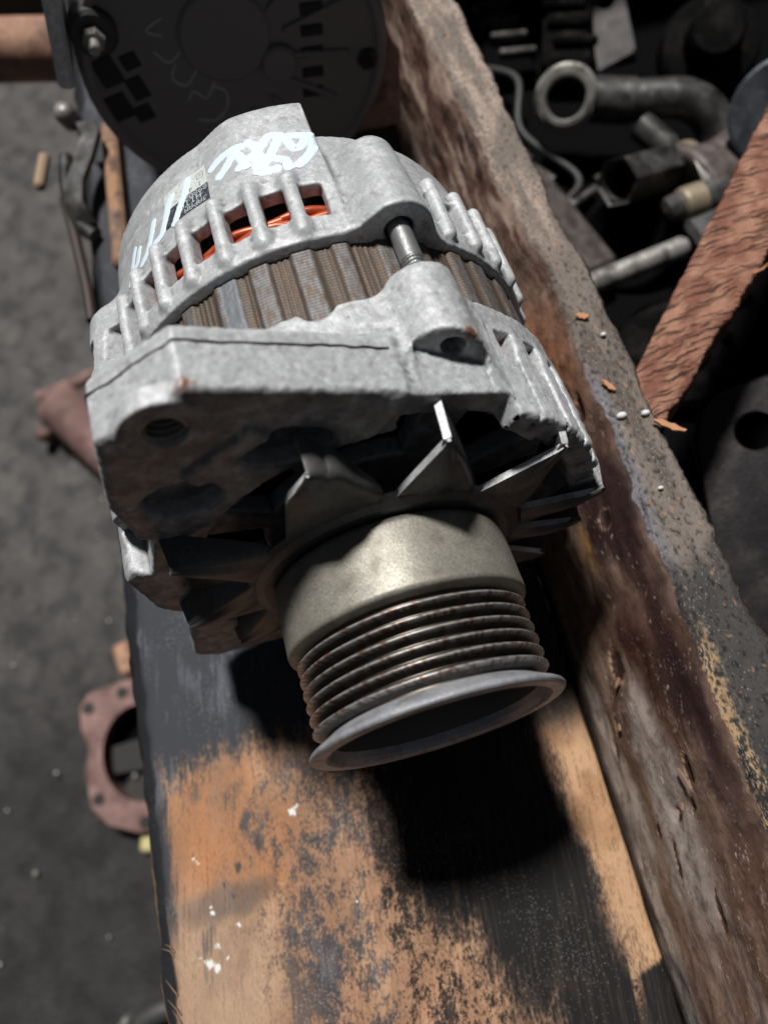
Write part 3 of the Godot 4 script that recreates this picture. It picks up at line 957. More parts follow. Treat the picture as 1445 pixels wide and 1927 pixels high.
func plank_maps() -> Array:
	var g1 := noise(201, 0.05, 4)
	var g2 := noise(202, 0.25, 3)
	var g3 := noise(203, 0.9, 2)
	var g4 := noise(204, 0.022, 4)
	var d := PackedByteArray()
	d.resize(PW * PH * 3)
	var hgt := PackedByteArray()
	hgt.resize(PW * PH)
	var drips := [Vector3(-87, 29.5, 1.3), Vector3(-84.8, 30.8, 1.2), Vector3(-84.2, 15.8, 0.7), Vector3(-84.5, 14.0, 0.45), Vector3(-76.2, 20.6, 0.6), Vector3(-83.8, 25, 0.7), Vector3(-81, 29, 0.45), Vector3(-53.5, -8.5, 1.2), Vector3(-52, -10, 0.7), Vector3(-88, -2, 0.5), Vector3(-87, 0, 0.5), Vector3(-60, 12, 0.4), Vector3(-38, 22, 0.45), Vector3(-90, 27, 0.4)]
	var knots := [Vector3(-74, 4, 1.6), Vector3(-70, -8, 2.2), Vector3(-66, -2, 2.6), Vector3(-69, -10, 2.0), Vector3(-77, 12, 1.2), Vector3(-79, 8, 1.0)]
	for j in PH:
		var z := plank_z((j + 0.5) / PH)
		for i in PW:
			var x := -112.0 + 166.0 * (i + 0.5) / PW
			var lx := x + 0.10 * z  # the grain runs a little askew
			var grain := g2.get_noise_2d(lx * 2.6, z * 0.16)
			var fine := g3.get_noise_2d(lx * 1.9, z * 0.35)
			var big := g1.get_noise_2d(lx, z * 0.5)
			var patch := g4.get_noise_2d(lx * 1.2, z)
			var wood := Color(0.71, 0.54, 0.42)
			wood = wood.lerp(Color(0.82, 0.66, 0.53), sstep(-0.1, 0.5, big + grain * 0.5))
			wood = wood.lerp(Color(0.77, 0.53, 0.36), maxf(blot(x, z, -80, -10, 17, 22, 0.5), blot(x, z, -62, -2, 10, 16, 0.5)) * sstep(-0.5, 0.2, big + 0.25) * 0.9)
			wood = wood.lerp(Color(0.80, 0.69, 0.58), blot(x, z, -82, 34, 20, 20, 0.5) * 0.8)
			wood = wood.lerp(Color(0.79, 0.64, 0.49).lerp(Color(0.66, 0.50, 0.36), sstep(0.0, 0.4, patch + big * 0.6)), sstep(30.0, 36.0, x) * 0.85)
			wood = wood.darkened(clampf(-fine * 0.26 - grain * 0.3, 0.0, 0.4))
			# ground-in dirt
			var worn := 0.5 + 0.5 * g1.get_noise_2d(lx * 0.7 + 640.0, z * 0.35) + 0.35 * grain + 0.25 * fine
			wood = wood.lerp(Color(0.42, 0.33, 0.275), clampf(worn * 0.62, 0.0, 0.62) * (1.0 - 0.6 * sstep(31.0, 36.0, x)))
			# soot and oil
			var black := 0.0
			var edge := -31.0 + 5.0 * big + 9.0 * g1.get_noise_2d(x * 2.2 + 90.0, 7.0)
			if x > -45.0: edge = lerpf(edge, -20.0 + 6.0 * big, sstep(-45.0, -30.0, x))
			var ragged := g3.get_noise_2d(x * 0.8 + 11.0, z * 0.5) * 4.0 + g2.get_noise_2d(x * 1.2 + 31.0, z * 0.8) * 5.0
			black = maxf(black, 1.0 - sstep(edge - 5.5, edge + 7.0, z + ragged + grain * 2.0))
			var bx := lerpf(-24.0, 12.0, clampf((z - 14.0) / 55.0, 0.0, 1.0)) + big * 12.0 + grain * 4.0 + fine * 3.0
			var right := sstep(bx - 9.0, bx + 8.0, x + ragged * 1.1) * sstep(-40.0, -20.0, z)
			right *= 1.0 - 0.8 * sstep(0.25, 0.45, g1.get_noise_2d(lx * 2.4 + 40.0, z * 0.12)) * sstep(4.0, 30.0, z) * (1.0 - sstep(60.0, 75.0, z))
			var strip := sstep(lerpf(33.0, 39.5, clampf(z / 60.0, 0.0, 1.0)) - 3.0, lerpf(34.5, 41.0, clampf(z / 60.0, 0.0, 1.0)) + 2.5, x + big * 5.0 + fine * 2.0 + patch * 4.0) * (1.0 - sstep(57.5, 59.5, z + fine + (x - 44.0) * 0.3)) * sstep(-30.0, -8.0, z + big * 8.0)
			black = maxf(black, right)
			black *= 1.0 - strip
			var dirt := sstep(-86.0, -50.0, x + big * 14.0) * (1.0 - strip) * sstep(-40.0, -12.0, z + big * 10.0)
			var mix_ := 0.34 * g3.get_noise_2d(lx * 0.9 + 500.0, z * 0.55) + 0.40 * g2.get_noise_2d(lx * 0.8 + 70.0, z * 0.5) + 0.30 * g3.get_noise_2d(lx * 2.6, z * 1.7) + 0.5 * patch + 0.3 * big
			wood = wood.lerp(Color(0.53, 0.39, 0.30), sstep(-0.25, 0.25, mix_) * dirt * 0.75)
			black = maxf(black, sstep(0.02, 0.34, mix_ - 0.09 + 0.18 * dirt) * dirt * 0.88)
			black = maxf(black, sstep(0.3, 0.55, patch + grain * 0.3) * 0.55 * (1.0 - strip))
			black = maxf(black, (1.0 - sstep(-97.5, -93.5, x + grain * 2.0 + fine)) * (1.0 - sstep(10.0, 26.0, z)) * 0.95)
			for k in knots:
				if absf(x - k.x) < 4.0 and absf(z - k.y) < 5.0: black = maxf(black, blot(x + fine, z + grain, k.x, k.y, k.z * 0.7, k.z, 0.4) * 0.8)
			# saw mark with a grey stain
			if x < -62.0: black = maxf(black, blot(x, z + big * 3.0, -78, 13.5 + (x + 80) * -0.1, 17, 4.5, 0.5) * 0.42)
			var soot := Color(0.235, 0.24, 0.26) if x < -30.0 else Color(0.105, 0.10, 0.10)
			if x < -30.0: soot = soot.lerp(Color(0.36, 0.37, 0.40), sstep(0.1, 0.6, big + grain * 0.5 + fine * 0.3) * 0.8)
			else: soot = soot.lerp(Color(0.19, 0.165, 0.15), sstep(-0.1, 0.6, grain + big * 0.6 + fine * 0.15))
			var c := wood.lerp(soot, clampf(black, 0, 1))
			c = c.lerp(Color(0.17, 0.175, 0.19), 1.0 - sstep(-101.0, -98.5, x + fine * 0.7))
			for k in drips:
				if absf(x - k.x) < 4.0 and absf(z - k.y) < 4.0:
					c = c.lerp(Color(0.86, 0.87, 0.86), blot(x + fine * 0.8, z + grain, k.x, k.y, k.z, k.z, 0.25))
			if g3.get_noise_2d(x * 1.2 + 71.0, z * 1.2) + 0.5 * patch > 0.68: c = c.lerp(Color(0.7, 0.7, 0.7), 0.4)
			var at := j * PW + i
			put(d, at * 3, c)
			hgt[at] = int(clampf(0.52 + grain * 0.25 + fine * 0.25 * (1.0 - 0.6 * black) - black * 0.10, 0, 1) * 255)
	return [tex_rgb(PW, PH, d), tex_l(PW, PH, hgt)]

func build_plank() -> void:
	var maps := plank_maps()
	var m := mat(Color.WHITE, 0.74)
	m.metallic_specular = 0.32
	m.albedo_texture = maps[0]
	m.heightmap_enabled = true
	m.heightmap_texture = maps[1]
	m.heightmap_scale = 0.035
	var w := noise(211, 0.06, 3)
	var sec := []
	for q in [Vector2(-104, -45), Vector2(-108, -30), Vector2(-108.5, -16), Vector2(-104.5, -8), Vector2(-101, -3.5), Vector2(-98.8, -1.0), Vector2(-97, -0.2)]: sec.append(q)
	for k in 37: sec.append(Vector2(-95.0 + 141.0 * k / 36.0, 0))
	for q in [Vector2(47.6, -0.3), Vector2(48.6, -1.4), Vector2(49.2, -4), Vector2(49.5, -45)]: sec.append(q)
	var rows := []
	var uvs := []
	for j in 250:
		var z := 260.0 - 740.0 * j / 249.0
		var row := []
		var uvr := []
		for k in sec.size():
			var q: Vector2 = sec[k]
			var n := w.get_noise_2d(q.x * 1.6 + q.y * 3.0, z * 0.5)
			var o := Vector2(q.x, q.y + n * 0.35)
			if k < 6: o.x += w.get_noise_2d(q.y * 2.0, z * 0.8 + 300.0) * 1.8
			if k > 43: o.x += w.get_noise_2d(3.0, z * 0.4 + 900.0) * 0.9
			row.append(Vector3(o.x, o.y, z) * MM)
			uvr.append(Vector2((q.x + 112.0 + (q.y * 0.4 if k < 6 else 0.0)) / 166.0, absf(plank_v(z))))
		rows.append(row); uvs.append(uvr)
	var mb := MB.new()
	mb.grid(rows, false, uvs)
	var first: Array = rows[0].duplicate()
	first.reverse()
	mb.face(first); mb.face(rows[-1])
	var pl := thing("plank", "wide stained plank with charred patches and bare orange wood under the alternator", "plank")
	part("board", mb.mesh(), m, pl)
	# splinters lifting along the left edge
	for k in 9:
		mb = MB.new()
		var z := 52.0 + 9.0 * sin(k * 2.3) + k * 5.0 - 28.0
		var x := -97.6 + 0.5 * sin(k * 5.0)
		tube(mb, [Vector3(x, 0.0, z) * MM, Vector3(x - 1.0, 0.9, z - 2.0) * MM, Vector3(x - 2.2 - 0.4 * (k % 3), 1.9, z - 3.2 - (k % 2) * 2.0) * MM], [0.28 * MM, 0.2 * MM, 0.05 * MM], 6)
		part("splinter", mb.mesh(), M.splinter, pl)

func beam_inner(z: float) -> float:
	return lerpf(76.0, 62.5, clampf((-z - 140.0) / 160.0, 0.0, 1.0)) + 0.0

func beam_outer(z: float) -> float:
	return lerpf(98.0, 80.0, clampf((60.0 - z) / 360.0, 0.0, 1.0))

const BW := 400
const BH := 1300
func build_beam() -> void:
	var g1 := noise(301, 0.05, 4)
	var g2 := noise(302, 0.22, 3)
	var g3 := noise(303, 0.8, 2)
	var d := PackedByteArray()
	d.resize(BW * BH * 3)
	var hgt := PackedByteArray()
	hgt.resize(BW * BH)
	# gouges cut into the face: along mm, z mm, half sizes, depth
	var gouges := [[30.0, -27.0, 3.6, 7.0, 1.6], [22.0, -9.0, 1.2, 5.0, 1.0], [44.0, 7.0, 1.6, 6.0, 1.4], [40.0, 16.5, 1.0, 3.2, 2.0], [34.0, 18.0, 0.9, 3.0, 2.2], [28.0, 30.0, 0.8, 9.0, 1.0], [24.0, 22.0, 0.8, 3.0, 1.6], [48.0, -70.0, 3.0, 4.0, 1.2], [38.0, 44.0, 1.2, 8.0, 1.0], [15.0, -3.0, 0.8, 5.0, 1.0], [53.0, -107.0, 2.6, 6.0, 2.6]]
	# across: 0..64 mm the inner face from its foot up, 64..88 the top, 88..110 the outer side
	for j in BH:
		var z := 112.0 - 520.0 * (j + 0.5) / BH
		for i in BW:
			var a := 110.0 * (i + 0.5) / BW
			var grain := g2.get_noise_2d(a * 0.9 + z * 0.06 + 6.0 * g1.get_noise_2d(a * 0.5, z * 0.3), z * 0.10)
			var fine := g3.get_noise_2d(a * 1.3, z * 0.5)
			var big := g1.get_noise_2d(a * 1.4, z * 0.45)
			var pit := g2.get_noise_2d(a * 1.4 + 400.0, z * 1.4)
			var c: Color
			var hh := 0.5 + grain * 0.3 + fine * 0.18
			var edge := 62.5 + 2.2 * big + 1.5 * g1.get_noise_2d(z * 1.7, 55.0)
			if a < edge:
				c = Color(0.455, 0.365, 0.32).lerp(Color(0.355, 0.265, 0.225), sstep(-0.2, 0.4, big))
				var grey := sstep(-0.3, 0.25, g1.get_noise_2d(a * 1.1 + 200.0, z * 0.25)) * (1.0 - sstep(30.0, 56.0, a + big * 8.0)) * sstep(-60.0, -20.0, z)
				c = c.lerp(Color(0.60, 0.565, 0.54), grey * 0.85)
				c = c.lerp(Color(0.52, 0.44, 0.36), (1.0 - sstep(18.0, 40.0, a)) * blot(a, z, 22, -62, 26, 34, 0.6) * 0.8)
				c = c.lerp(Color(0.62, 0.46, 0.22), blot(a + big * 6.0, z, 36, -64, 4, 7, 0.7) * 0.6)
				c = c.lerp(Color(0.58, 0.38, 0.27), blot(a + big * 5.0, z, 46, -128, 12, 24, 0.6) * 0.75)
				c = c.lerp(Color(0.24, 0.19, 0.17), sstep(0.12, 0.45, g2.get_noise_2d(a * 0.8 + 700.0, z * 0.45) + 0.4 * fine) * 0.4)
				c = c.lerp(Color(0.66, 0.60, 0.56), sstep(0.22, 0.5, g2.get_noise_2d(a * 0.7 + 900.0, z * 0.4) + 0.3 * fine) * 0.25)
				c = c.lerp(Color(0.16, 0.11, 0.115), maxf(blot(a + big * 9.0, z + grain * 8.0, 52, -72, 8, 22, 0.5), blot(a + big * 7.0, z, 55, -15, 5, 34, 0.6)) * 0.85)
				c = c.lerp(Color(0.20, 0.11, 0.09), blot(a + big * 9.0, z, 44, -28, 9, 18, 0.7) * 0.6)
				c = c.lerp(Color(0.66, 0.58, 0.53), sstep(-150.0, -200.0, z) * sstep(-0.1, 0.3, big + grain * 0.6) * 0.8)
				c = c.lerp(Color(0.32, 0.23, 0.20), sstep(-150.0, -200.0, z) * sstep(0.1, 0.4, -big) * 0.7)
				c = c.darkened(clampf(-grain * 0.3 - fine * 0.18, 0.0, 0.4))
				c = c.lerp(Color(0.78, 0.76, 0.73), sstep(0.54, 0.64, g3.get_noise_2d(a * 0.8 + 33.0, z * 0.3 + 70.0)) * sstep(0.05, 0.4, pit + big) * 0.6)
				for gq in gouges:
					if absf(z - gq[1]) < gq[3] * 1.3 and absf(a - gq[0]) < 9.0:
						var dd := Vector2((a - gq[0] + (z - gq[1]) * 0.15) / gq[2], (z - gq[1]) / gq[3]).length() + fine * 0.3
						c = c.lerp(Color(0.15, 0.10, 0.085), (1.0 - sstep(0.5, 0.95, dd)) * 0.8)
						c = c.lerp(Color(0.72, 0.58, 0.46), sstep(0.7, 0.9, dd) * (1.0 - sstep(0.95, 1.2, dd)) * sstep(0.0, 0.3, fine + 0.1) * 0.7)
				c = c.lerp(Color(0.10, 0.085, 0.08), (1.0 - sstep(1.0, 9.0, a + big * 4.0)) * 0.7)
				c = c.lerp(Color(0.80, 0.77, 0.74), sstep(0.50, 0.60, g3.get_noise_2d(a * 1.7 + z * 0.3, z * 0.08 + 30.0)) * sstep(0.1, 0.4, big + pit) * sstep(-60.0, -10.0, z) * 0.5)
			elif a < 87.0 + big * 1.5:
				c = Color(0.47, 0.43, 0.40).lerp(Color(0.37, 0.335, 0.31), sstep(-0.2, 0.35, big + pit * 0.3))
				c = c.lerp(Color(0.68, 0.61, 0.56), sstep(-140.0, -190.0, z) * sstep(-0.25, 0.3, big + pit * 0.5 + fine * 0.2) * 0.9)
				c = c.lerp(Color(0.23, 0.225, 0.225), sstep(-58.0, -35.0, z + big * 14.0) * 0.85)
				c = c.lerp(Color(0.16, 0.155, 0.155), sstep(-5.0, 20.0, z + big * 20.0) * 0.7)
				c = c.lerp(Color(0.50, 0.50, 0.54), (1.0 - sstep(64.0, 69.5, a + pit * 2.0)) * sstep(-125.0, -105.0, z) * (1.0 - sstep(-58.0, -36.0, z)) * 0.75)
				c = c.lerp(Color(0.68, 0.56, 0.42), (1.0 - sstep(65.0, 70.0, a + pit * 4.0)) * sstep(-36.0, -20.0, z + big * 10.0) * sstep(-0.15, 0.25, fine + grain) * 0.9)
				c = c.darkened(clampf(sstep(0.2, 0.5, pit) * 0.4 - fine * 0.2, 0.0, 0.6))
				c = c.lerp(Color(0.74, 0.52, 0.36), sstep(0.5, 0.62, g2.get_noise_2d(a * 0.9 + 80.0, z * 0.9)) * 0.5)
				if g3.get_noise_2d(a * 1.1 + 12.0, z * 1.1) + 0.4 * big > 0.66: c = c.lerp(Color(0.8, 0.8, 0.82), 0.5)
				hh = 0.5 + pit * 0.35 + fine * 0.3
			else:
				c = Color(0.16, 0.14, 0.13).lerp(Color(0.10, 0.09, 0.085), sstep(-0.2, 0.4, big))
				c = c.lerp(Color(0.55, 0.42, 0.32), (1.0 - sstep(87.0, 90.0, a + pit * 2.0)) * sstep(0.1, 0.3, pit) * 0.7)
			var at := j * BW + i
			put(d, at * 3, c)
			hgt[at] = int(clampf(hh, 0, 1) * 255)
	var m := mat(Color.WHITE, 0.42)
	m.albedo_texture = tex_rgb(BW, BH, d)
	m.heightmap_enabled = true
	m.heightmap_texture = tex_l(BW, BH, hgt)
	m.heightmap_scale = 0.03
	m.metallic_specular = 0.45
	m.roughness = 1.0
	var rg := PackedByteArray()
	rg.resize(110)
	for i in 110: rg[i] = 92 if i < 60 else 235
	m.roughness_texture = tex_l(110, 1, rg)
	var w := noise(311, 0.05, 4)
	var rows := []
	var uvs := []
	for j in 540:
		var z := 260.0 - 668.0 * j / 539.0
		var xi := beam_inner(z) + w.get_noise_2d(z * 0.8, 9.0) * 1.8 + w.get_noise_2d(z * 7.0, 19.0) * 0.6
		var xo := beam_outer(z) + w.get_noise_2d(z * 0.6, 99.0) * 2.0 + w.get_noise_2d(z * 6.0, 5.0) * 0.7
		var row := []
		var uvr := []
		for k in 96:
			var a := 110.0 * k / 95.0
			var q: Vector2
			if a < 64.0:
				var t := a / 64.0
				q = Vector2(lerpf(49.8, xi, pow(t, 1.15)), lerpf(-7.0, 50.0, t))
				var bulge := sin(t * PI) * 1.8
				var n := Vector2(-0.88, 0.47)
				q += n * (bulge + w.get_noise_2d(a * 1.0, z * 0.4 + 40.0) * 1.6 + w.get_noise_2d(a * 3.0, z * 1.0) * 0.3)
				for gq in gouges:
					var dd := Vector2((a - gq[0] + (z - gq[1]) * 0.15) / gq[2], (z - gq[1]) / gq[3]).length()
					if dd < 1.0: q -= n * gq[4] * (1.0 - dd * dd)
				q.y -= sstep(60.0, 64.0, a) * 0.6
			elif a < 88.0:
				var t := (a - 64.0) / 24.0
				q = Vector2(lerpf(xi, xo, t), 50.6 + w.get_noise_2d(a * 2.0, z) * 1.0 + w.get_noise_2d(a * 4.0, z * 3.0) * 0.35 - 1.2 * (1.0 - sstep(0.0, 0.14, t)) - 1.4 * sstep(0.86, 1.0, t))
			else:
				var t := (a - 88.0) / 22.0
				q = Vector2(xo + 2.0 * t + w.get_noise_2d(a * 2.0, z) * 1.0, lerpf(49.0, -160.0, pow(t, 1.6)))
			row.append(Vector3(q.x, q.y, z) * MM)
			uvr.append(Vector2(a / 110.0, absf(112.0 - z) / 520.0))
		rows.append(row); uvs.append(uvr)
	var mb := MB.new()
	mb.grid(rows, false, uvs)
	var f0: Array = rows[0].duplicate()
	f0.reverse()
	mb.face(f0); mb.face(rows[-1])
	var bm := thing("timber_beam", "worn red brown timber beam with scuffed side and pitted grey top", "beam")
	part("timber", mb.mesh(), m, bm)
	# torn slivers of pale wood
	for q in [[44.5, 9.0, 6.5, 0.5], [40.0, 16.0, 2.0, 1.3], [24.5, -9.0, 2.2, 0.9], [31.0, -21.5, 3.4, 2.9]]:
		mb = MB.new()
		var t: float = q[0] / 64.0
		var base := Vector3(lerpf(49.8, 76.0, pow(t, 1.15)) - 1.6 - sin(t * PI) * 1.5, lerpf(-7.0, 50.0, t) + 0.9 + sin(t * PI) * 0.8, q[1])
		var dir := Vector3(0.25 * cos(q[3]), 0.5 * cos(q[3]), sin(q[3]) + 0.4).normalized()
		var rr := []
		for k in 7:
			var c: Vector3 = base + dir * q[2] * (k / 6.0 - 0.5) + Vector3(-0.9, 0.45, 0) * (k / 6.0) * 0.9
			var wd := 0.5 * sin(PI * (0.12 + 0.82 * k / 6.0))
			var sd := dir.cross(Vector3(-0.88, 0.47, 0)).normalized() * wd
			rr.append([(c - sd) * MM, (c + sd) * MM])
		shell(mb, rr, 0.0005)
		part("sliver", mb.mesh(), M.splinter, bm)

func build_floor() -> void:
	var m := tri_tex(mat(Color.WHITE, 0.85), mottle(512, 401, Color(0.30, 0.29, 0.285), Color(0.36, 0.345, 0.335), Color(0.215, 0.212, 0.212), 0.56, 0.55, 0.10), M.grain, 2.6, 0.25)
	var w := noise(411, 2.2, 3)
	var rows := []
	for j in 120:
		var row := []
		for i in 120:
			var x := -1.6 + 3.2 * i / 119.0
			var z := -2.4 + 3.4 * j / 119.0
			row.append(Vector3(x, -0.40 + w.get_noise_2d(x, z) * 0.006, z))
		rows.append(row)
	var mb := MB.new()
	mb.grid(rows)
	var near_fade := noise(421, 3.0, 3)
	for i in mb.v.size():
		var q := mb.v[i]
		mb.c[i] = Color.WHITE.lerp(Color(0.30, 0.30, 0.31), sstep(-0.42, -0.02, q.z + 0.16 * near_fade.get_noise_2d(q.x, q.z)))  # vertex tone darkens towards the near end, with a noisy border
	m.vertex_color_use_as_albedo = true
	var g := part("ground", mb.mesh(), m, self)
	g.set_meta("kind", "structure")
	g.set_meta("label", "dark earth floor below the plank, darker towards the near end")
	g.set_meta("category", "ground")
	# loose pale grit on the floor
	var rng := RandomNumberGenerator.new()
	rng.seed = 77
	mb = MB.new()
	for k in 150:
		var at := Vector3(rng.randf_range(-0.62, -0.15), -0.398, rng.randf_range(-1.0, 0.25))
		var s := rng.randf_range(0.0007, 0.0020) * (1.0 if rng.randf() > 0.06 else 2.0)
		mb.col = Color(0.30, 0.28, 0.26).lerp(Color(0.75, 0.74, 0.72), pow(rng.randf(), 5.0)).darkened(0.15)
		var from := mb.v.size()
		var cr := []
		for i in 4:
			cr.append(ring(Vector3(0, sin((i / 3.0 - 0.35) * 1.9) * 0.6, 0), Vector3.RIGHT, Vector3.BACK, cos((i / 3.0 - 0.35) * 1.9), 7))
		mb.grid(cr, true)
		mb.face(cr[3])
		for i in range(from, mb.v.size()): mb.v[i] = mb.v[i] * (1.0 + 0.25 * sin(i * 12.9)) * s + at
	var grit := part("gravel", mb.mesh(), mat(Color.WHITE, 0.8, 0.0, true), self)
	grit.set_meta("kind", "stuff")
	grit.set_meta("label", "pale loose grit scattered over the dark floor")
	grit.set_meta("category", "gravel")

# ------------------------------------------------------------------ things round the alternator
func frame_to(dir: Vector3, up := Vector3.UP) -> Basis: # local z along dir
	var z := dir.normalized()
	if absf(z.dot(up)) > 0.95: up = Vector3.RIGHT
	var x := up.cross(z).normalized()
	return Basis(x, z.cross(x), z)

func build_second_alternator() -> void:
	# local z faces the viewer; origin at the middle of the back cover
	var b := Basis(Vector3.RIGHT, -0.06)
	var o := thing("alternator", "second alternator standing on end with black back cover, in shade behind the grey one", "alternator", Vector3(-0.013, 0.0625, -0.275), b)
	var at := func(x: float, y: float) -> Vector2: return Vector2(x + 13.0, y - 62.5) * MM
	var poly := PackedVector2Array()
	for k in 64:
		var an := TAU * k / 64.0
		poly.append(Vector2(cos(an), sin(an)) * 0.059)
	var mb := MB.new()
	var holes := [[-64.6, 72.9, 8.5, 11.0], [-55.2, 74.8, 6.5, 6.0], [-56.5, 64.3, 6.5, 9.0], [-65.9, 58.8, 8.5, 10.5], [-58.0, 54.2, 7.0, 6.5]]
	plate(mb, poly, -0.006, 0.0, 0.0012)
	part("back_cover", mb.mesh(), M.black_cover, o)
	for h in holes:
		mb = MB.new()
		var c: Vector2 = at.call(h[0] + 3.5, h[1] - 1.0)
		bev_box(mb, Vector3(h[2] * MM, h[3] * MM, 0.001), 0.0003, Transform3D(Basis(Vector3.BACK, 0.16), Vector3(c.x, c.y, 0.0001)))
		part("vent", mb.mesh(), M.dark, o)
	for k in 5:
		mb = MB.new()
		var c: Vector2 = at.call(18.5 - k * 1.3, 77.0 - k * 8.0)
		bev_box(mb, Vector3(0.0085, 0.0042, 0.001), 0.0003, Transform3D(Basis(Vector3.BACK, -0.1), Vector3(c.x, c.y, 0.0001)))
		part("vent", mb.mesh(), M.dark, o)
	mb = MB.new()
	lathe(mb, [Vector2(0.0, 0.0016), Vector2(0.016, 0.0016), Vector2(0.0172, 0.0006), Vector2(0.0172, -0.001)], 48)
	place(mb, 0, Transform3D(Basis.IDENTITY, Vector3(-0.002, 0.012, 0)))
	part("bearing_boss", mb.mesh(), M.black_cover, o)
	mb = MB.new()
	lathe(mb, [Vector2(0.0, 0.0016), Vector2(0.0062, 0.0016), Vector2(0.007, 0.0006), Vector2(0.007, -0.001)], 32)
	place(mb, 0, Transform3D(Basis.IDENTITY, Vector3(0.0155, -0.002, 0.0016)))
	part("stud_boss", mb.mesh(), M.black_cover, o)
	mb = MB.new()
	lathe(mb, [Vector2(0.0535, -0.001), Vector2(0.0542, 0.0014), Vector2(0.0562, 0.0016), Vector2(0.0580, 0.0004), Vector2(0.0582, -0.003)], 96, false)
	part("cover_rim", mb.mesh(), M.black_cover, o)
	for k in 7:
		mb = MB.new()
		bev_box(mb, Vector3(0.0022, 0.024, 0.0022), 0.0006, Transform3D(Basis(Vector3.BACK, -0.5 - 0.42 * k), Vector3(sin(0.5 + 0.42 * k) * 0.034 - 0.002, cos(0.5 + 0.42 * k) * 0.034 + 0.004, 0.0006)))
		part("cover_rib", mb.mesh(), M.black_cover, o)
	mb = MB.new()
	bev_box(mb, Vector3(0.006, 0.044, 0.030), 0.0015, Transform3D(Basis(Vector3.BACK, -0.30), Vector3(-0.0575, 0.030, -0.010)))
	part("side_bracket", mb.mesh(), M.cast, o)
	# scrawled letters in faint marker
	var faint := mat(lin(0.42, 0.41, 0.41), 0.7)
	for s in [[[-35, 45], [-28, 43], [-22, 48], [-21, 54], [-25, 57]], [[-24, 59], [-29, 53], [-33, 57], [-36, 54]], [[-29, 65], [-35, 60], [-39, 64], [-36, 69]], [[-33, 73], [-38, 70], [-42, 75]], [[-37, 80], [-42, 83], [-35, 86]]]:
		mb = MB.new()
		var pts := []
		for q in s:
			var c: Vector2 = at.call(q[0], q[1])
			pts.append(Vector3(c.x, c.y, 0.0001))
		tube(mb, smooth_path(pts, 4), [0.00045], 6)
		part("marker_letter", mb.mesh(), faint, o)
	# cast body behind the cover, and its lit rim
	mb = MB.new()
	lathe(mb, [Vector2(0.0, -0.110), Vector2(0.050, -0.110), Vector2(0.058, -0.098), Vector2(0.0605, -0.060), Vector2(0.0600, -0.008), Vector2(0.059, -0.0062)], 72)
	part("body", mb.mesh(), M.cast, o)
	# ear on the right with a bolt, terminal stud on the left
	mb = MB.new()
	var ear := PackedVector2Array([at.call(24, 88), at.call(33, 82), at.call(41, 70), at.call(50.5, 51.5), at.call(48.5, 19.0), at.call(28, 20), at.call(14, 60)])
	plate(mb, ear, -0.020, -0.0012, 0.0012)
	part("mounting_ear", mb.mesh(), M.rust, o)
	var hexa := PackedVector2Array()
	for k in 6: hexa.append(Vector2(cos(TAU * k / 6), sin(TAU * k / 6)) * 0.0042)
	mb = MB.new()
	plate(mb, hexa, -0.002, 0.0022, 0.0006)
	lathe(mb, [Vector2(0.0, 0.003), Vector2(0.0018, 0.003), Vector2(0.0022, 0.0022)], 20)
	var c2: Vector2 = at.call(36.8, 53.4)
	place(mb, 0, Transform3D(Basis.IDENTITY, Vector3(c2.x, c2.y, 0.0005)))
	part("bolt", mb.mesh(), M.dirty_metal, o)
	mb = MB.new()
	lathe(mb, [Vector2(0.0, 0.002), Vector2(0.0072, 0.002), Vector2(0.0084, 0.0008), Vector2(0.0084, -0.006)], 36)
	c2 = at.call(-59.4, 87.6)
	place(mb, 0, Transform3D(Basis.IDENTITY, Vector3(c2.x, c2.y, 0.002)))
	part("insulator", mb.mesh(), M.rubber, o)
	mb = MB.new()
	plate(mb, hexa, 0.003, 0.007, 0.0006)
	lathe(mb, [Vector2(0.0, 0.012), Vector2(0.0016, 0.012), Vector2(0.0021, 0.0115), Vector2(0.0021, 0.006)], 20)
	place(mb, 0, Transform3D(Basis.IDENTITY, Vector3(c2.x, c2.y, 0.001)))
	part("terminal_stud", mb.mesh(), M.zinc, o)
	mb = MB.new()
	tube(mb, [Vector3(c2.x - 0.012, c2.y + 0.001, -0.006), Vector3(c2.x - 0.005, c2.y, -0.002)], [0.0026], 12)
	part("post", mb.mesh(), M.zinc, o)

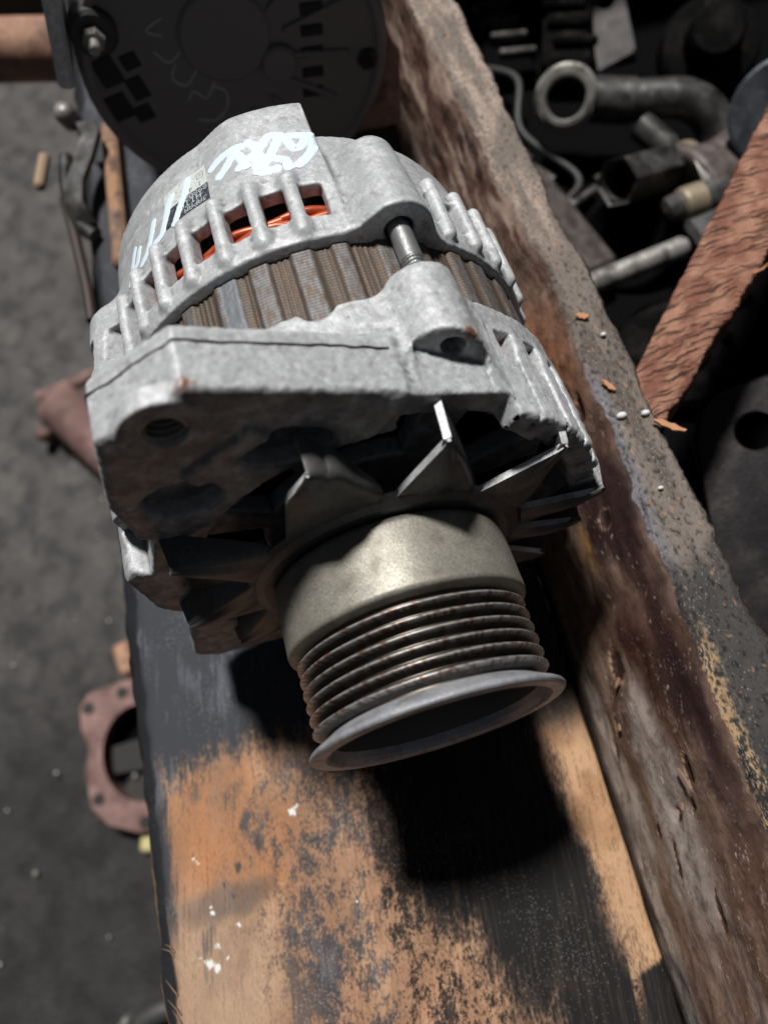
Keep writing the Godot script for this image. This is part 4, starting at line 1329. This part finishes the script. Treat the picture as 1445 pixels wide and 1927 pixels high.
func build_bin() -> void:
	var fl := -0.075
	var mb := MB.new()
	bev_box(mb, Vector3(0.62, 0.02, 0.74), 0.002, Transform3D(Basis.IDENTITY, Vector3(0.415, fl - 0.01, -0.16)))
	single("bin_tray", mb.mesh(), M.black, "near black tray floor under the loose parts right of the beam", "tray")  # one near-black tone over the whole tray
	mb = MB.new()
	bev_box(mb, Vector3(0.66, 0.09, 0.012), 0.002, Transform3D(Basis.IDENTITY, Vector3(0.44, -0.035, -0.452)))
	single("added_shade_sheet", mb.mesh(), M.black, "added black upright sheet that darkens the space behind the loose parts", "sheet")  # sheet added to shade and blacken the far end of the bin
	# banjo fitting with bent pipe
	var o := thing("banjo_fitting", "grey banjo ring fitting with short collar and bent pipe", "pipe fitting", Vector3(0.1496, -0.040, -0.3297))
	var eye := Vector3(-0.34, 0.66, 0.67)
	mb = MB.new()
	lathe(mb, [Vector2(0.0102, -0.007), Vector2(0.0102, 0.005), Vector2(0.0112, 0.0066), Vector2(0.0132, 0.0066), Vector2(0.0136, 0.0052), Vector2(0.0152, 0.0052), Vector2(0.0168, 0.0036), Vector2(0.0172, 0.001), Vector2(0.0168, -0.005), Vector2(0.0150, -0.007), Vector2(0.0102, -0.007)], 64)
	place(mb, 0, Transform3D(frame_to(eye), Vector3.ZERO))
	part("banjo_eye", mb.mesh(), M.zinc, o)
	mb = MB.new()
	var dir := Vector3(0.0324, 0, 0.0132).normalized()
	tube(mb, [dir * 0.014, dir * 0.035, dir * 0.0358], [0.0115, 0.0115, 0.0108], 32)
	part("collar", mb.mesh(), M.dirty_metal, o)
	mb = MB.new()
	tube(mb, smooth_path([dir * 0.034, Vector3(0.058, 0.001, 0.022), Vector3(0.070, -0.006, 0.036), Vector3(0.071, -0.022, 0.052), Vector3(0.066, -0.034, 0.060)], 7), [0.0102], 28)
	part("bent_pipe", mb.mesh(), M.dirty_metal, o)
	# hexagonal coupling with clip
	o = thing("hex_coupling", "dark hexagonal coupling with open socket end and worn brass clip", "coupling", Vector3(0.1513, -0.030, -0.2573))
	var ax := Vector3(0.0340, -0.0150, -0.0145).normalized()
	var x := Transform3D(frame_to(ax).scaled_local(Vector3(1, 1, 1.35)), Vector3.ZERO)
	mb = MB.new()
	var hx := PackedVector2Array()
	for k in 6: hx.append(Vector2(cos(TAU * (k + 0.3) / 6), sin(TAU * (k + 0.3) / 6)) * 0.0122)
	ring_plate(mb, hx, Vector2.ZERO, 0.0088, 0.0088, 0.0285, 0.0)
	place(mb, 0, x)
	part("hex_socket", mb.mesh(), M.dirty_metal, o)
	mb = MB.new()
	lathe(mb, [Vector2(0.0, 0.012), Vector2(0.0088, 0.012)], 32)
	lathe(mb, [Vector2(0.0088, 0.028), Vector2(0.0102, 0.0292), Vector2(0.0102, 0.036), Vector2(0.008, 0.0375), Vector2(0.0, 0.0375)], 40)
	place(mb, 0, x)
	part("collar", mb.mesh(), M.dirty_metal, o)
	mb = MB.new()
	lathe(mb, [Vector2(0.0085, 0.0372), Vector2(0.0105, 0.0375), Vector2(0.0108, 0.0425), Vector2(0.0085, 0.0430)], 40)
	place(mb, 0, x)
	part("clip", mb.mesh(), M.brass, o)
	# stub pipe
	mb = MB.new()
	tube(mb, [Vector3(0.183, -0.045, -0.303), Vector3(0.190, -0.046, -0.288), Vector3(0.200, -0.058, -0.268)], [0.0075, 0.0072, 0.007], 24)
	single("stub_pipe", mb.mesh(), M.dirty_metal, "short dull pipe stub between the banjo pipe and hexagonal coupling", "pipe")
	# waisted motor casing with clamp strip
	o = thing("motor_casing", "brown grey waisted metal casing half hidden behind the red board", "casing", Vector3(0.206, -0.058, -0.262))
	x = Transform3D(frame_to(Vector3(1, 0.12, -0.30)), Vector3.ZERO)
	mb = MB.new()
	lathe(mb, [Vector2(0.0, -0.012), Vector2(0.026, -0.012), Vector2(0.029, -0.010), Vector2(0.029, -0.006), Vector2(0.026, -0.003), Vector2(0.0225, 0.006), Vector2(0.021, 0.014), Vector2(0.0225, 0.022), Vector2(0.028, 0.032), Vector2(0.031, 0.036), Vector2(0.031, 0.070), Vector2(0, 0.072)], 64, false)
	place(mb, 0, x)
	part("casing", mb.mesh(), tri_tex(mat(Color.WHITE, 0.55, 0.3), mottle(256, 121, Color(0.36, 0.32, 0.31), Color(0.46, 0.42, 0.41), Color(0.2, 0.18, 0.17), 0.55, 0.6, 0.1), M.grain, 14.0, 0.02), o)
	mb = MB.new()
	shell(mb, [[Vector3(-0.014, 0.026, 0.0), Vector3(-0.010, 0.027, -0.001)], [Vector3(-0.014, 0.024, 0.012), Vector3(-0.010, 0.025, 0.012)], [Vector3(-0.014, 0.014, 0.026), Vector3(-0.010, 0.0145, 0.026)], [Vector3(-0.013, 0.002, 0.031), Vector3(-0.009, 0.002, 0.031)]], 0.0012)
	part("clamp_strip", mb.mesh(), M.zinc, o)
	# round washer plate
	o = thing("washer_plate", "blue grey round plate with small rivet at the right edge", "plate", Vector3(0.2335, -0.018, -0.264))
	x = Transform3D(frame_to(Vector3(-0.42, 0.72, 0.55)), Vector3.ZERO)
	mb = MB.new()
	lathe(mb, [Vector2(0.0, 0.0), Vector2(0.0235, 0.0), Vector2(0.025, -0.0008), Vector2(0.025, -0.003), Vector2(0.0, -0.003)], 72)
	place(mb, 0, x)
	part("disc", mb.mesh(), tri_tex(mat(Color.WHITE, 0.45, 0.5), mottle(256, 131, Color(0.27, 0.29, 0.32), Color(0.42, 0.44, 0.47), Color(0.16, 0.17, 0.19), 0.6, 0.56, 0.12), M.grain, 16.0, 0.02), o)
	mb = MB.new()
	lathe(mb, [Vector2(0.0, 0.003), Vector2(0.0022, 0.0025), Vector2(0.003, 0.0005), Vector2(0.003, -0.001)], 24, false)
	place(mb, 0, Transform3D(x.basis, x.basis * Vector3(0.008, -0.010, 0)))
	part("rivet", mb.mesh(), M.zinc, o)
	# bright rod with nut block
	o = thing("steel_rod", "bright steel rod with dark block fitting at its upper end", "rod", Vector3(0.1269, -0.040, -0.2103))
	mb = MB.new()
	tube(mb, [Vector3(-0.006, 0, 0.001), Vector3(0.0, 0, 0), Vector3(0.044, 0.001, -0.0070), Vector3(0.0462, 0.001, -0.0073)], [0.0054, 0.0054, 0.0054, 0.0040], 28)
	part("rod", mb.mesh(), M.zinc, o)
	mb = MB.new()
	bev_box(mb, Vector3(0.018, 0.017, 0.034), 0.003, Transform3D(frame_to(Vector3(0.98, 0.06, -0.14)), Vector3(0.066, -0.001, -0.013)))
	part("nut_block", mb.mesh(), M.dirty_metal, o)
	# knob on a brass sleeve
	o = thing("plug", "small dark plug on a tan brass sleeve above the steel rod", "plug", Vector3(0.172, -0.040, -0.241))
	x = Transform3D(frame_to(Vector3(1, 0, -0.1)), Vector3.ZERO)
	mb = MB.new()
	lathe(mb, [Vector2(0.0, -0.001), Vector2(0.0055, 0.0), Vector2(0.0068, 0.002), Vector2(0.0068, 0.008)], 32)
	place(mb, 0, x)
	part("plug_head", mb.mesh(), M.dirty_metal, o)
	mb = MB.new()
	lathe(mb, [Vector2(0.0068, 0.007), Vector2(0.0082, 0.008), Vector2(0.0088, 0.010), Vector2(0.0088, 0.019)], 36)
	place(mb, 0, x)
	part("sleeve", mb.mesh(), M.brass, o)
	mb = MB.new()
	lathe(mb, [Vector2(0.0086, 0.019), Vector2(0.0086, 0.030), Vector2(0.0, 0.031)], 36)
	place(mb, 0, x)
	part("sleeve_end", mb.mesh(), M.dirty_metal, o)
	# black wheel
	mb = MB.new()
	lathe(mb, [Vector2(0.0, -0.004), Vector2(0.018, -0.004), Vector2(0.021, 0.0), Vector2(0.024, 0.0), Vector2(0.026, -0.002), Vector2(0.026, -0.012), Vector2(0.022, -0.014)], 56, false)
	place(mb, 0, Transform3D(frame_to(Vector3(-0.3, 0.8, 0.5)), Vector3(0.157, -0.058, -0.243)))
	single("dished_pulley", mb.mesh(), M.black, "black dished wheel lying under the steel rod and coupling", "pulley")
	# dusty block beside the beam
	mb = MB.new()
	bev_box(mb, Vector3(0.034, 0.02, 0.075), 0.002, Transform3D(Basis(Vector3.UP, 0.25), Vector3(0.121, -0.062, -0.262)))
	single("dusty_block", mb.mesh(), tri_tex(mat(Color.WHITE, 0.8), mottle(256, 141, Color(0.25, 0.215, 0.20), Color(0.34, 0.31, 0.30), Color(0.12, 0.10, 0.09), 0.55, 0.55, 0.1), M.grain, 12.0, 0.05), "dusty brown block lying against the beam beside the black wheel", "block")
	# dark castings heaped in the far half of the bin
	var lump := tri_tex(mat(Color.WHITE, 0.7, 0.2), mottle(256, 171, Color(0.085, 0.08, 0.08), Color(0.15, 0.145, 0.14), Color(0.04, 0.04, 0.04), 0.62, 0.5, 0.12), M.grain, 12.0, 0.05)
	lump.metallic_specular = 0.12
	o = thing("dark_casting", "dark flanged casting lump behind the banjo pipe's bend", "casting", Vector3(0.250, -0.062, -0.365))
	mb = MB.new()
	lathe(mb, [Vector2(0, 0.024), Vector2(0.013, 0.024), Vector2(0.015, 0.021), Vector2(0.016, 0.008), Vector2(0.026, 0.006), Vector2(0.028, 0.003), Vector2(0.028, -0.008)], 40)
	place(mb, 0, Transform3D(frame_to(Vector3(-0.2, 0.8, 0.4)), Vector3.ZERO))
	part("casting", mb.mesh(), lump, o)
	mb = MB.new()
	bev_box(mb, Vector3(0.05, 0.016, 0.022), 0.004, Transform3D(Basis(Vector3.UP, 0.6), Vector3(0.01, -0.004, -0.026)))
	part("flange_arm", mb.mesh(), lump, o)
	o = thing("dark_casting", "dark ribbed casting block between the finned block and the grey strap", "casting", Vector3(0.176, -0.064, -0.400))
	mb = MB.new()
	bev_box(mb, Vector3(0.030, 0.02, 0.060), 0.004, Transform3D(Basis(Vector3.UP, -0.3), Vector3.ZERO))
	part("block", mb.mesh(), lump, o)
	for k in 3:
		mb = MB.new()
		bev_box(mb, Vector3(0.026, 0.006, 0.005), 0.0015, Transform3D(Basis(Vector3.UP, -0.3), Vector3(0.006 * (k - 1) * -0.3, 0.012, (k - 1) * 0.016)))
		part("rib", mb.mesh(), lump, o)
	o = thing("dark_casting", "dark round cover lying in front of the brown grey casing, under the red board", "casting", Vector3(0.160, -0.066, -0.175))
	mb = MB.new()
	lathe(mb, [Vector2(0, 0.010), Vector2(0.012, 0.010), Vector2(0.014, 0.007), Vector2(0.027, 0.006), Vector2(0.030, 0.002), Vector2(0.030, -0.006)], 48)
	place(mb, 0, Transform3D(frame_to(Vector3(0.1, 1, 0.1)), Vector3.ZERO))
	part("cover", mb.mesh(), lump, o)
	for k in 6:
		mb = MB.new()
		lathe(mb, [Vector2(0, 0.0095), Vector2(0.0018, 0.0095), Vector2(0.0024, 0.0085), Vector2(0.0024, 0.004)], 16)
		place(mb, 0, Transform3D(frame_to(Vector3(0.1, 1, 0.1)), Vector3(cos(k * TAU / 6), 0, sin(k * TAU / 6)) * 0.0225))
		part("screw", mb.mesh(), lump, o)
	mb = MB.new()
	tube(mb, smooth_path([Vector3(0.118, -0.066, -0.40), Vector3(0.135, -0.055, -0.37), Vector3(0.128, -0.060, -0.335), Vector3(0.150, -0.066, -0.30), Vector3(0.140, -0.066, -0.285)], 8), [0.0022], 10)
	single("black_cable", mb.mesh(), M.rubber, "thin black cable snaking past the left of the banjo fitting", "cable")
	for k in 3:
		o = thing("hex_bolt", ["small hex bolt lying between the beam and the banjo ring", "small hex bolt pointing right below the banjo collar", "small hex bolt near the black wheel's upper rim"][k], "bolt", [Vector3(0.128, -0.069, -0.318), Vector3(0.176, -0.069, -0.302), Vector3(0.142, -0.069, -0.283)][k], Basis(Vector3.UP, [0.6, -1.2, 2.0][k]), "loose bolts in the tray")
		mb = MB.new()
		var hb := PackedVector2Array()
		for q in 6: hb.append(Vector2(cos(TAU * q / 6), sin(TAU * q / 6)) * 0.0056)
		plate(mb, hb, -0.004, 0.0, 0.0006)
		part("bolt_head", mb.mesh(), M.dirty_metal, o)
		mb = MB.new()
		tube(mb, [Vector3(0, 0, 0), Vector3(0, 0, 0.018)], [0.0028], 14)
		part("shank", mb.mesh(), M.dirty_metal, o)
	# flat bar with hole
	o = thing("steel_strap", "dull grey flat bar end with round hole, at the top of the picture", "bar", Vector3(0.206, -0.060, -0.418))
	mb = MB.new()
	var bar := PackedVector2Array([Vector2(-0.0115, 0.030), Vector2(0.0115, 0.030), Vector2(0.0125, -0.034), Vector2(-0.0115, -0.040)])
	ring_plate(mb, bar, Vector2(0, 0.002), 0.0052, 0.0052, -0.004, 0.0)
	place(mb, 0, Transform3D(frame_to(Vector3(-0.2, 0.9, 0.3), Vector3(0.15, 0, -1)), Vector3.ZERO))
	part("bar", mb.mesh(), tri_tex(mat(Color.WHITE, 0.6, 0.3), mottle(256, 151, Color(0.24, 0.22, 0.22), Color(0.32, 0.30, 0.30), Color(0.14, 0.13, 0.13), 0.55, 0.6, 0.1), M.grain, 14.0, 0.02), o)
	# finned block
	o = thing("finned_block", "black finned metal block near the far end of the beam", "block", Vector3(0.139, -0.064, -0.425))
	for k in 4:
		mb = MB.new()
		bev_box(mb, Vector3(0.022, 0.012, 0.004), 0.0008, Transform3D(Basis(Vector3.UP, -0.2), Vector3(0.002 * k, 0.004 - 0.002 * k, 0.0125 * k - 0.012)))
		part("fin", mb.mesh(), M.dirty_metal, o)
	mb = MB.new()
	bev_box(mb, Vector3(0.028, 0.010, 0.062), 0.001, Transform3D(Basis(Vector3.UP, -0.1), Vector3(0.002, -0.005, 0.008)))
	part("block", mb.mesh(), M.black, o)
	# lug plate with hole at the right
	o = thing("lug_plate", "dark curved steel plate with round bolt hole beside the beam", "plate", Vector3(0.158, -0.030, -0.112))
	mb = MB.new()
	var lp := PackedVector2Array()
	for q in [Vector2(-0.022, 0.004), Vector2(-0.017, 0.014), Vector2(-0.006, 0.020), Vector2(0.010, 0.021), Vector2(0.03, 0.02), Vector2(0.034, -0.03), Vector2(0.03, -0.09), Vector2(-0.035, -0.09), Vector2(-0.031, -0.05), Vector2(-0.026, -0.02)]: lp.append(q)
	ring_plate(mb, lp, Vector2(0.002, 0.0), 0.0085, 0.0085, -0.012, 0.0, 96)
	place(mb, 0, Transform3D(frame_to(Vector3(-0.28, 0.93, 0.22), Vector3(0.0, 0.0, -1)), Vector3.ZERO))
	part("plate", mb.mesh(), tri_tex(mat(Color.WHITE, 0.38, 0.55), mottle(256, 161, Color(0.20, 0.185, 0.185), Color(0.33, 0.31, 0.30), Color(0.13, 0.125, 0.14), 0.62, 0.52, 0.08), M.grain, 8.0, 0.02), o)

func build_red_board() -> void:
	var o := thing("red_board", "splintered red brown board with rough sawn grain, resting on the beam", "board", Vector3(0.1015, 0.034, -0.113))
	var w := noise(501, 0.06, 3)
	var g := noise(502, 0.35, 3)
	var d := PackedByteArray()
	d.resize(512 * 256 * 3)
	var hg := PackedByteArray()
	hg.resize(512 * 256)
	for j in 256:
		for i in 512:
			var x := i * 0.28
			var y := j * 0.16
			var cp := x * 0.80 - y * 0.60 + w.get_noise_2d(x * 1.5, y * 1.5) * 1.2
			var cl := x * 0.60 + y * 0.80
			var crack := g.get_noise_2d(cp * 1.9, cl * 0.10)
			var big := w.get_noise_2d(x, y)
			var fib := g.get_noise_2d(cp * 4.0, cl * 0.35)
			var c := Color(0.50, 0.325, 0.255).lerp(Color(0.62, 0.45, 0.365), sstep(-0.3, 0.4, big + fib * 0.5))
			c = c.lerp(Color(0.46, 0.28, 0.21), sstep(0.05, 0.6, -big) * 0.7)
			c = c.lerp(Color(0.19, 0.105, 0.08), sstep(0.24, 0.42, crack) * 0.8)
			if g.get_noise_2d(x * 3.0 + 99.0, y * 3.0) > 0.56: c = c.lerp(Color(0.85, 0.78, 0.72), 0.6)
			put(d, (j * 512 + i) * 3, c)
			hg[j * 512 + i] = int(clampf(0.6 + fib * 0.25 - sstep(0.2, 0.42, crack) * 0.5, 0, 1) * 255)
	var m := mat(Color.WHITE, 0.75)
	m.albedo_texture = tex_rgb(512, 256, d)
	m.heightmap_enabled = true
	m.heightmap_texture = tex_l(512, 256, hg)
	m.heightmap_scale = 0.13
	# long axis runs up to the right; the face turns to the light
	var ax := Vector3(0.0735, 0.004, -0.0745).normalized()
	var face_up := Vector3(-0.12, 0.98, 0.1)
	face_up = (face_up - ax * face_up.dot(ax)).normalized()
	var side := ax.cross(face_up).normalized()
	if side.z < 0: side = -side
	var rows := []
	var uvs := []
	for j in 121:
		var t := -0.012 + 0.21 * j / 120.0
		var half := 0.0088 + 0.0053 * clampf(t / 0.07, 0.0, 2.4) * 0.62
		var wob := w.get_noise_2d(t * 2600.0, 3.0) * 0.0010
		var wl := w.get_noise_2d(t * 900.0, 33.0) * 0.0018 + w.get_noise_2d(t * 3500.0, 1.0) * 0.0007
		var row := []
		var uvr := []
		for q in [[-1.0, -0.026], [-1.0, -0.0012], [-0.94, -0.0002], [-0.5, 0.0], [0.0, 0.0], [0.5, 0.0], [0.88, -0.0004], [0.97, -0.0025], [1.03, -0.010], [0.9, -0.026]]:
			var n := w.get_noise_2d(t * 3000.0, q[0] * 40.0) * 0.0006
			row.append(ax * t + side * (half * q[0] + (wob if q[0] < 0 else wl)) + face_up * (q[1] + n))
			uvr.append(Vector2(t / 0.145 + 0.1, 0.5 + q[0] * 0.42 + (q[1] * 8.0 if absf(q[1]) > 0.005 else 0.0)))
		rows.append(row); uvs.append(uvr)
	var mb := MB.new()
	mb.grid(rows, false, uvs)
	mb.face(rows[0])
	part("board", mb.mesh(), m, o)
	for k in 6:
		mb = MB.new()
		var t := 0.055 + 0.012 * k
		var half := 0.0088 + 0.0053 * clampf(t / 0.07, 0.0, 2.4) * 0.62
		var p := ax * t + side * half * 0.9 + face_up * 0.0002
		tube(mb, [p, p + side * 0.002 + ax * 0.002 + face_up * 0.0012, p + side * 0.0030 + ax * 0.006 + face_up * 0.001], [0.0007, 0.0005, 0.0001], 6)
		part("splinter", mb.mesh(), M.chip, o)

func build_left_things() -> void:
	# rusty pipe beyond the plank
	var o := thing("rusty_pipe", "blurred orange brown rusty pipe at the upper left", "pipe", Vector3(-0.140, -0.034, -0.462))
	var mb := MB.new()
	tube(mb, [Vector3(-0.09, 0.010, -0.012), Vector3(-0.02, 0.006, 0), Vector3(0.03, 0, 0.008)], [0.017], 28)
	part("pipe", mb.mesh(), M.rust_orange, o)
	mb = MB.new()
	tube(mb, [Vector3(-0.04, 0.028, -0.045), Vector3(0.02, 0.02, -0.035)], [0.012], 20)
	part("side_branch", mb.mesh(), M.dirty_metal, o)
	mb = MB.new()
	bev_box(mb, Vector3(0.085, 0.05, 0.075), 0.006, Transform3D(Basis(Vector3.UP, 0.1), Vector3(-0.168, -0.035, -0.545)))
	single("dark_box", mb.mesh(), M.rubber, "dark box behind the rusty pipe in the upper left corner", "box")
	# bent bracket on the plank's edge
	o = thing("bent_bracket", "grey bent bracket with knob standing at the plank edge", "bracket", Vector3(-0.098, 0.012, -0.310))
	mb = MB.new()
	var rr := []
	for q in [[0.006, 0.004, -0.016], [0.008, 0.004, -0.008], [0.003, 0.002, 0.004], [-0.003, 0.0, 0.014], [-0.005, -0.002, 0.024], [-0.003, -0.008, 0.032]]:
		rr.append([Vector3(q[0] - 0.0042, q[1], q[2]), Vector3(q[0] + 0.0042, q[1] + 0.001, q[2] + 0.002)])
	shell(mb, rr, 0.003)
	part("strap", mb.mesh(), M.dirty_metal, o)
	mb = MB.new()
	lathe(mb, [Vector2(0.0, 0.008), Vector2(0.006, 0.007), Vector2(0.0085, 0.002), Vector2(0.0085, -0.010)], 28, false)
	place(mb, 0, Transform3D(frame_to(Vector3(-0.1, 1, 0.4)), Vector3(-0.005, 0.0, -0.030)).scaled_local(Vector3.ONE * 0.62))
	part("knob", mb.mesh(), M.zinc, o)
	mb = MB.new()
	tube(mb, smooth_path([Vector3(-0.010, -0.008, -0.012), Vector3(-0.011, -0.008, 0.008), Vector3(-0.007, -0.009, 0.030), Vector3(0.000, -0.009, 0.040)], 5), [0.0032], 14)
	part("hook", mb.mesh(), M.dirty_metal, o)
	# wood batten and its bright offcut
	mb = MB.new()
	bev_box(mb, Vector3(0.0075, 0.009, 0.088), 0.0015, Transform3D(Basis(Vector3.UP, -0.02), Vector3(-0.0855, 0.0045, -0.290)))
	single("wood_batten", mb.mesh(), tri_tex(mat(Color.WHITE, 0.8), mottle(256, 601, Color(0.50, 0.40, 0.34), Color(0.64, 0.48, 0.36), Color(0.28, 0.22, 0.2), 0.5, 0.62, 0.1), M.grain, 14.0, 0.05), "slim brown wood batten lying on the plank's left edge", "batten")
	mb = MB.new()
	bev_box(mb, Vector3(0.0055, 0.006, 0.024), 0.0015, Transform3D(Basis(Vector3.UP, -0.2), Vector3(-0.136, -0.030, -0.358)))
	single("wood_offcut", mb.mesh(), mat(Color(0.62, 0.53, 0.43), 0.8), "small pale wood offcut beside the bent bracket", "offcut")
	# cable hanging from the plank edge
	mb = MB.new()
	tube(mb, smooth_path([Vector3(-0.112, 0.0, -0.300), Vector3(-0.109, 0.001, -0.280), Vector3(-0.107, 0.001, -0.262), Vector3(-0.105, 0.001, -0.243), Vector3(-0.1045, 0.0, -0.226)], 5), [0.0026], 10)
	single("brown_cable", mb.mesh(), mat(lin(0.035, 0.022, 0.018), 0.6), "thin dark brown cable running along the plank's left edge", "cable")
	# pinkish rusty elbow on the floor
	o = thing("rusty_elbow", "pinkish brown rusty elbow lying on the floor left of the alternator", "elbow", Vector3(-0.288, -0.385, -0.425))
	mb = MB.new()
	tube(mb, smooth_path([Vector3(-0.006, 0.02, -0.025), Vector3(0.006, 0.016, -0.008), Vector3(0.026, 0.004, 0.022), Vector3(0.046, 0.0, 0.050)], 6), [0.022, 0.023, 0.024, 0.024, 0.024, 0.023], 28)
	part("tube", mb.mesh(), M.rust, o)
	mb = MB.new()
	tube(mb, [Vector3(-0.022, 0.022, -0.034), Vector3(0.045, 0.026, -0.044)], [0.0065], 18)
	part("rim", mb.mesh(), M.rust, o)
	mb = MB.new()
	lathe(mb, [Vector2(0.0, 0.012), Vector2(0.009, 0.010), Vector2(0.012, 0.0), Vector2(0.012, -0.02)], 24, false)
	place(mb, 0, Transform3D(frame_to(Vector3(-0.3, 1, 0.2)), Vector3(-0.030, 0.002, -0.004)).scaled_local(Vector3.ONE * 0.6))
	part("boss", mb.mesh(), M.rust, o)
	# rusty throttle flange
	o = thing("rusty_flange", "rusty four bolt flange plate with wide round bore on the floor", "flange", Vector3(-0.258, -0.380, -0.096))
	var x := Transform3D(frame_to(Vector3(0.12, 1, 0.1), Vector3(0, 0, -1)), Vector3.ZERO)
	mb = MB.new()
	var fp := PackedVector2Array()
	for q in [Vector2(-0.028, 0.058), Vector2(-0.037, 0.048), Vector2(-0.038, 0.030), Vector2(-0.033, 0.012), Vector2(-0.038, -0.006), Vector2(-0.036, -0.036), Vector2(-0.024, -0.052), Vector2(0.0, -0.064), Vector2(0.03, -0.064), Vector2(0.05, -0.04), Vector2(0.05, 0.05), Vector2(0.03, 0.064), Vector2(0.0, 0.062)]: fp.append(q)
	ring_plate(mb, fp, Vector2(0.010, 0.0), 0.0325, 0.040, -0.02, 0.004, 96)
	place(mb, 0, x)
	part("plate", mb.mesh(), M.rust, o)
	for q in [Vector2(-0.0295, 0.045), Vector2(-0.029, -0.030), Vector2(0.006, -0.056), Vector2(0.0, 0.052)]:
		mb = MB.new()
		lathe(mb, [Vector2(0.0, 0.0046), Vector2(0.0045, 0.0046), Vector2(0.0052, 0.0038)], 20)
		place(mb, 0, Transform3D(x.basis, x.basis * Vector3(q.x, q.y, 0)))
		part("bolt_hole", mb.mesh(), M.dark, o)
	mb = MB.new()
	shell(mb, [[Vector3(-0.022, -0.012, -0.014), Vector3(-0.020, 0.010, -0.010)], [Vector3(0.010, -0.014, -0.013), Vector3(0.010, 0.012, -0.008)], [Vector3(0.040, -0.012, -0.014), Vector3(0.038, 0.010, -0.010)]], 0.002)
	place(mb, 0, x)
	part("throttle_disc", mb.mesh(), M.rubber, o)
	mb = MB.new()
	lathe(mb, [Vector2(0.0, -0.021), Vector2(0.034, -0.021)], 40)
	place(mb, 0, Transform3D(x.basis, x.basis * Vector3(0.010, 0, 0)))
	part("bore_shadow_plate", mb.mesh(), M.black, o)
	mb = MB.new()
	bev_box(mb, Vector3(0.016, 0.02, 0.03), 0.003, Transform3D(Basis(Vector3.UP, 0.2), Vector3(0.004, -0.002, -0.082)))
	part("lug", mb.mesh(), M.rust_orange, o)
	# pale chip by the plank
	mb = MB.new()
	bev_box(mb, Vector3(0.016, 0.006, 0.024), 0.002, Transform3D(Basis(Vector3.UP, -0.2), Vector3(-0.2535, -0.394, -0.029)))
	single("yellow_chip", mb.mesh(), mat(Color(0.74, 0.70, 0.50), 0.8), "small yellowish chip on the floor just below the flange", "chip")
	# strap and rod at the bottom left
	o = thing("pipe_clip", "dark hoop with a bright edge on the floor at lower left", "clip", Vector3(-0.285, -0.385, 0.10))
	mb = MB.new()
	tube(mb, [Vector3(-0.030, 0.004, 0.030), Vector3(0.010, 0.014, -0.008)], [0.0032], 12)
	part("rod", mb.mesh(), M.zinc, o)
	mb = MB.new()
	tube(mb, smooth_path([Vector3(-0.012, 0.0, 0.03), Vector3(0.008, 0.004, 0.004), Vector3(0.035, 0.006, -0.006), Vector3(0.06, 0.0, 0.0)], 5), [0.009], 14)
	part("hoop", mb.mesh(), M.rubber, o)
	mb = MB.new()
	bev_box(mb, Vector3(0.03, 0.02, 0.05), 0.003, Transform3D(Basis.IDENTITY, Vector3(0.055, -0.004, 0.02)))
	part("tab", mb.mesh(), mat(Color(0.42, 0.40, 0.34), 0.8), o)

func build_bits() -> void:
	# wood chips and beads of paint on the beam's top
	var spots := [[91.3, 53.2, -88.9, 5.2, 1.2, 0.6, "orange wood chip at the outer edge of the beam top"], [79.0, 52.6, -134.8, 2.2, 1.3, 0.2, "orange wood crumb on the beam above the side vents"], [78.7, 52.4, -107.7, 2.8, 1.0, 0.9, "flat orange wood flake near white beads on the beam"]]
	for q in spots:
		var mb := MB.new()
		var rr := []
		for k in 9:
			var t := k / 8.0 * 2.0 - 1.0
			var wd: float = q[4] * (1.0 - 0.65 * t * t) * (1.0 + 0.25 * sin(k * 2.1 + q[0]))
			rr.append([Vector3(t * q[3], 0.3 * t * t * q[4], -wd + 0.3 * sin(t * 2.0)) * MM, Vector3(t * q[3] * 0.92, 0.25 + 0.3 * t * t, wd * 0.8 + 0.3 * sin(t * 2.0)) * MM])
		shell(mb, rr, 0.0007)
		place(mb, 0, Transform3D(Basis(Vector3.UP, -q[5]), Vector3(q[0], q[1] - 0.9, q[2]) * MM))
		single("wood_chip", mb.mesh(), M.chip, q[6], "wood chip", "wood chips on the beam")
	var beads := [[79.2, -96.7, 1.3, "white paint bead nearest the alternator on the beam top"], [86.5, -95.6, 1.1, "white paint bead on the beam beside the orange chip"], [83.5, -126.5, 0.8, "tiny white bead farthest along the beam top"], [82.0, -70.5, 0.7, "tiny white bead on the grey beam edge by the fan"]]
	for q in beads:
		var mb := MB.new()
		lathe(mb, [Vector2(0.0, 0.55), Vector2(0.5, 0.48), Vector2(0.9, 0.2), Vector2(1.0, -0.3)], 20, false)
		place(mb, 0, Transform3D(Basis(Vector3.RIGHT, -PI / 2).scaled(Vector3(1.25, 1, 0.85) * q[2] * MM), Vector3(q[0], 51.6, q[1]) * MM))
		single("paint_bead", mb.mesh(), M.pale, q[3], "paint bead", "white paint beads on the beam")

func _ready() -> void:
	setup_view()
	make_materials()
	build_floor()
	build_plank()
	build_beam()
	build_alternator()
	build_second_alternator()
	build_bin()
	build_red_board()
	build_left_things()
	build_bits()
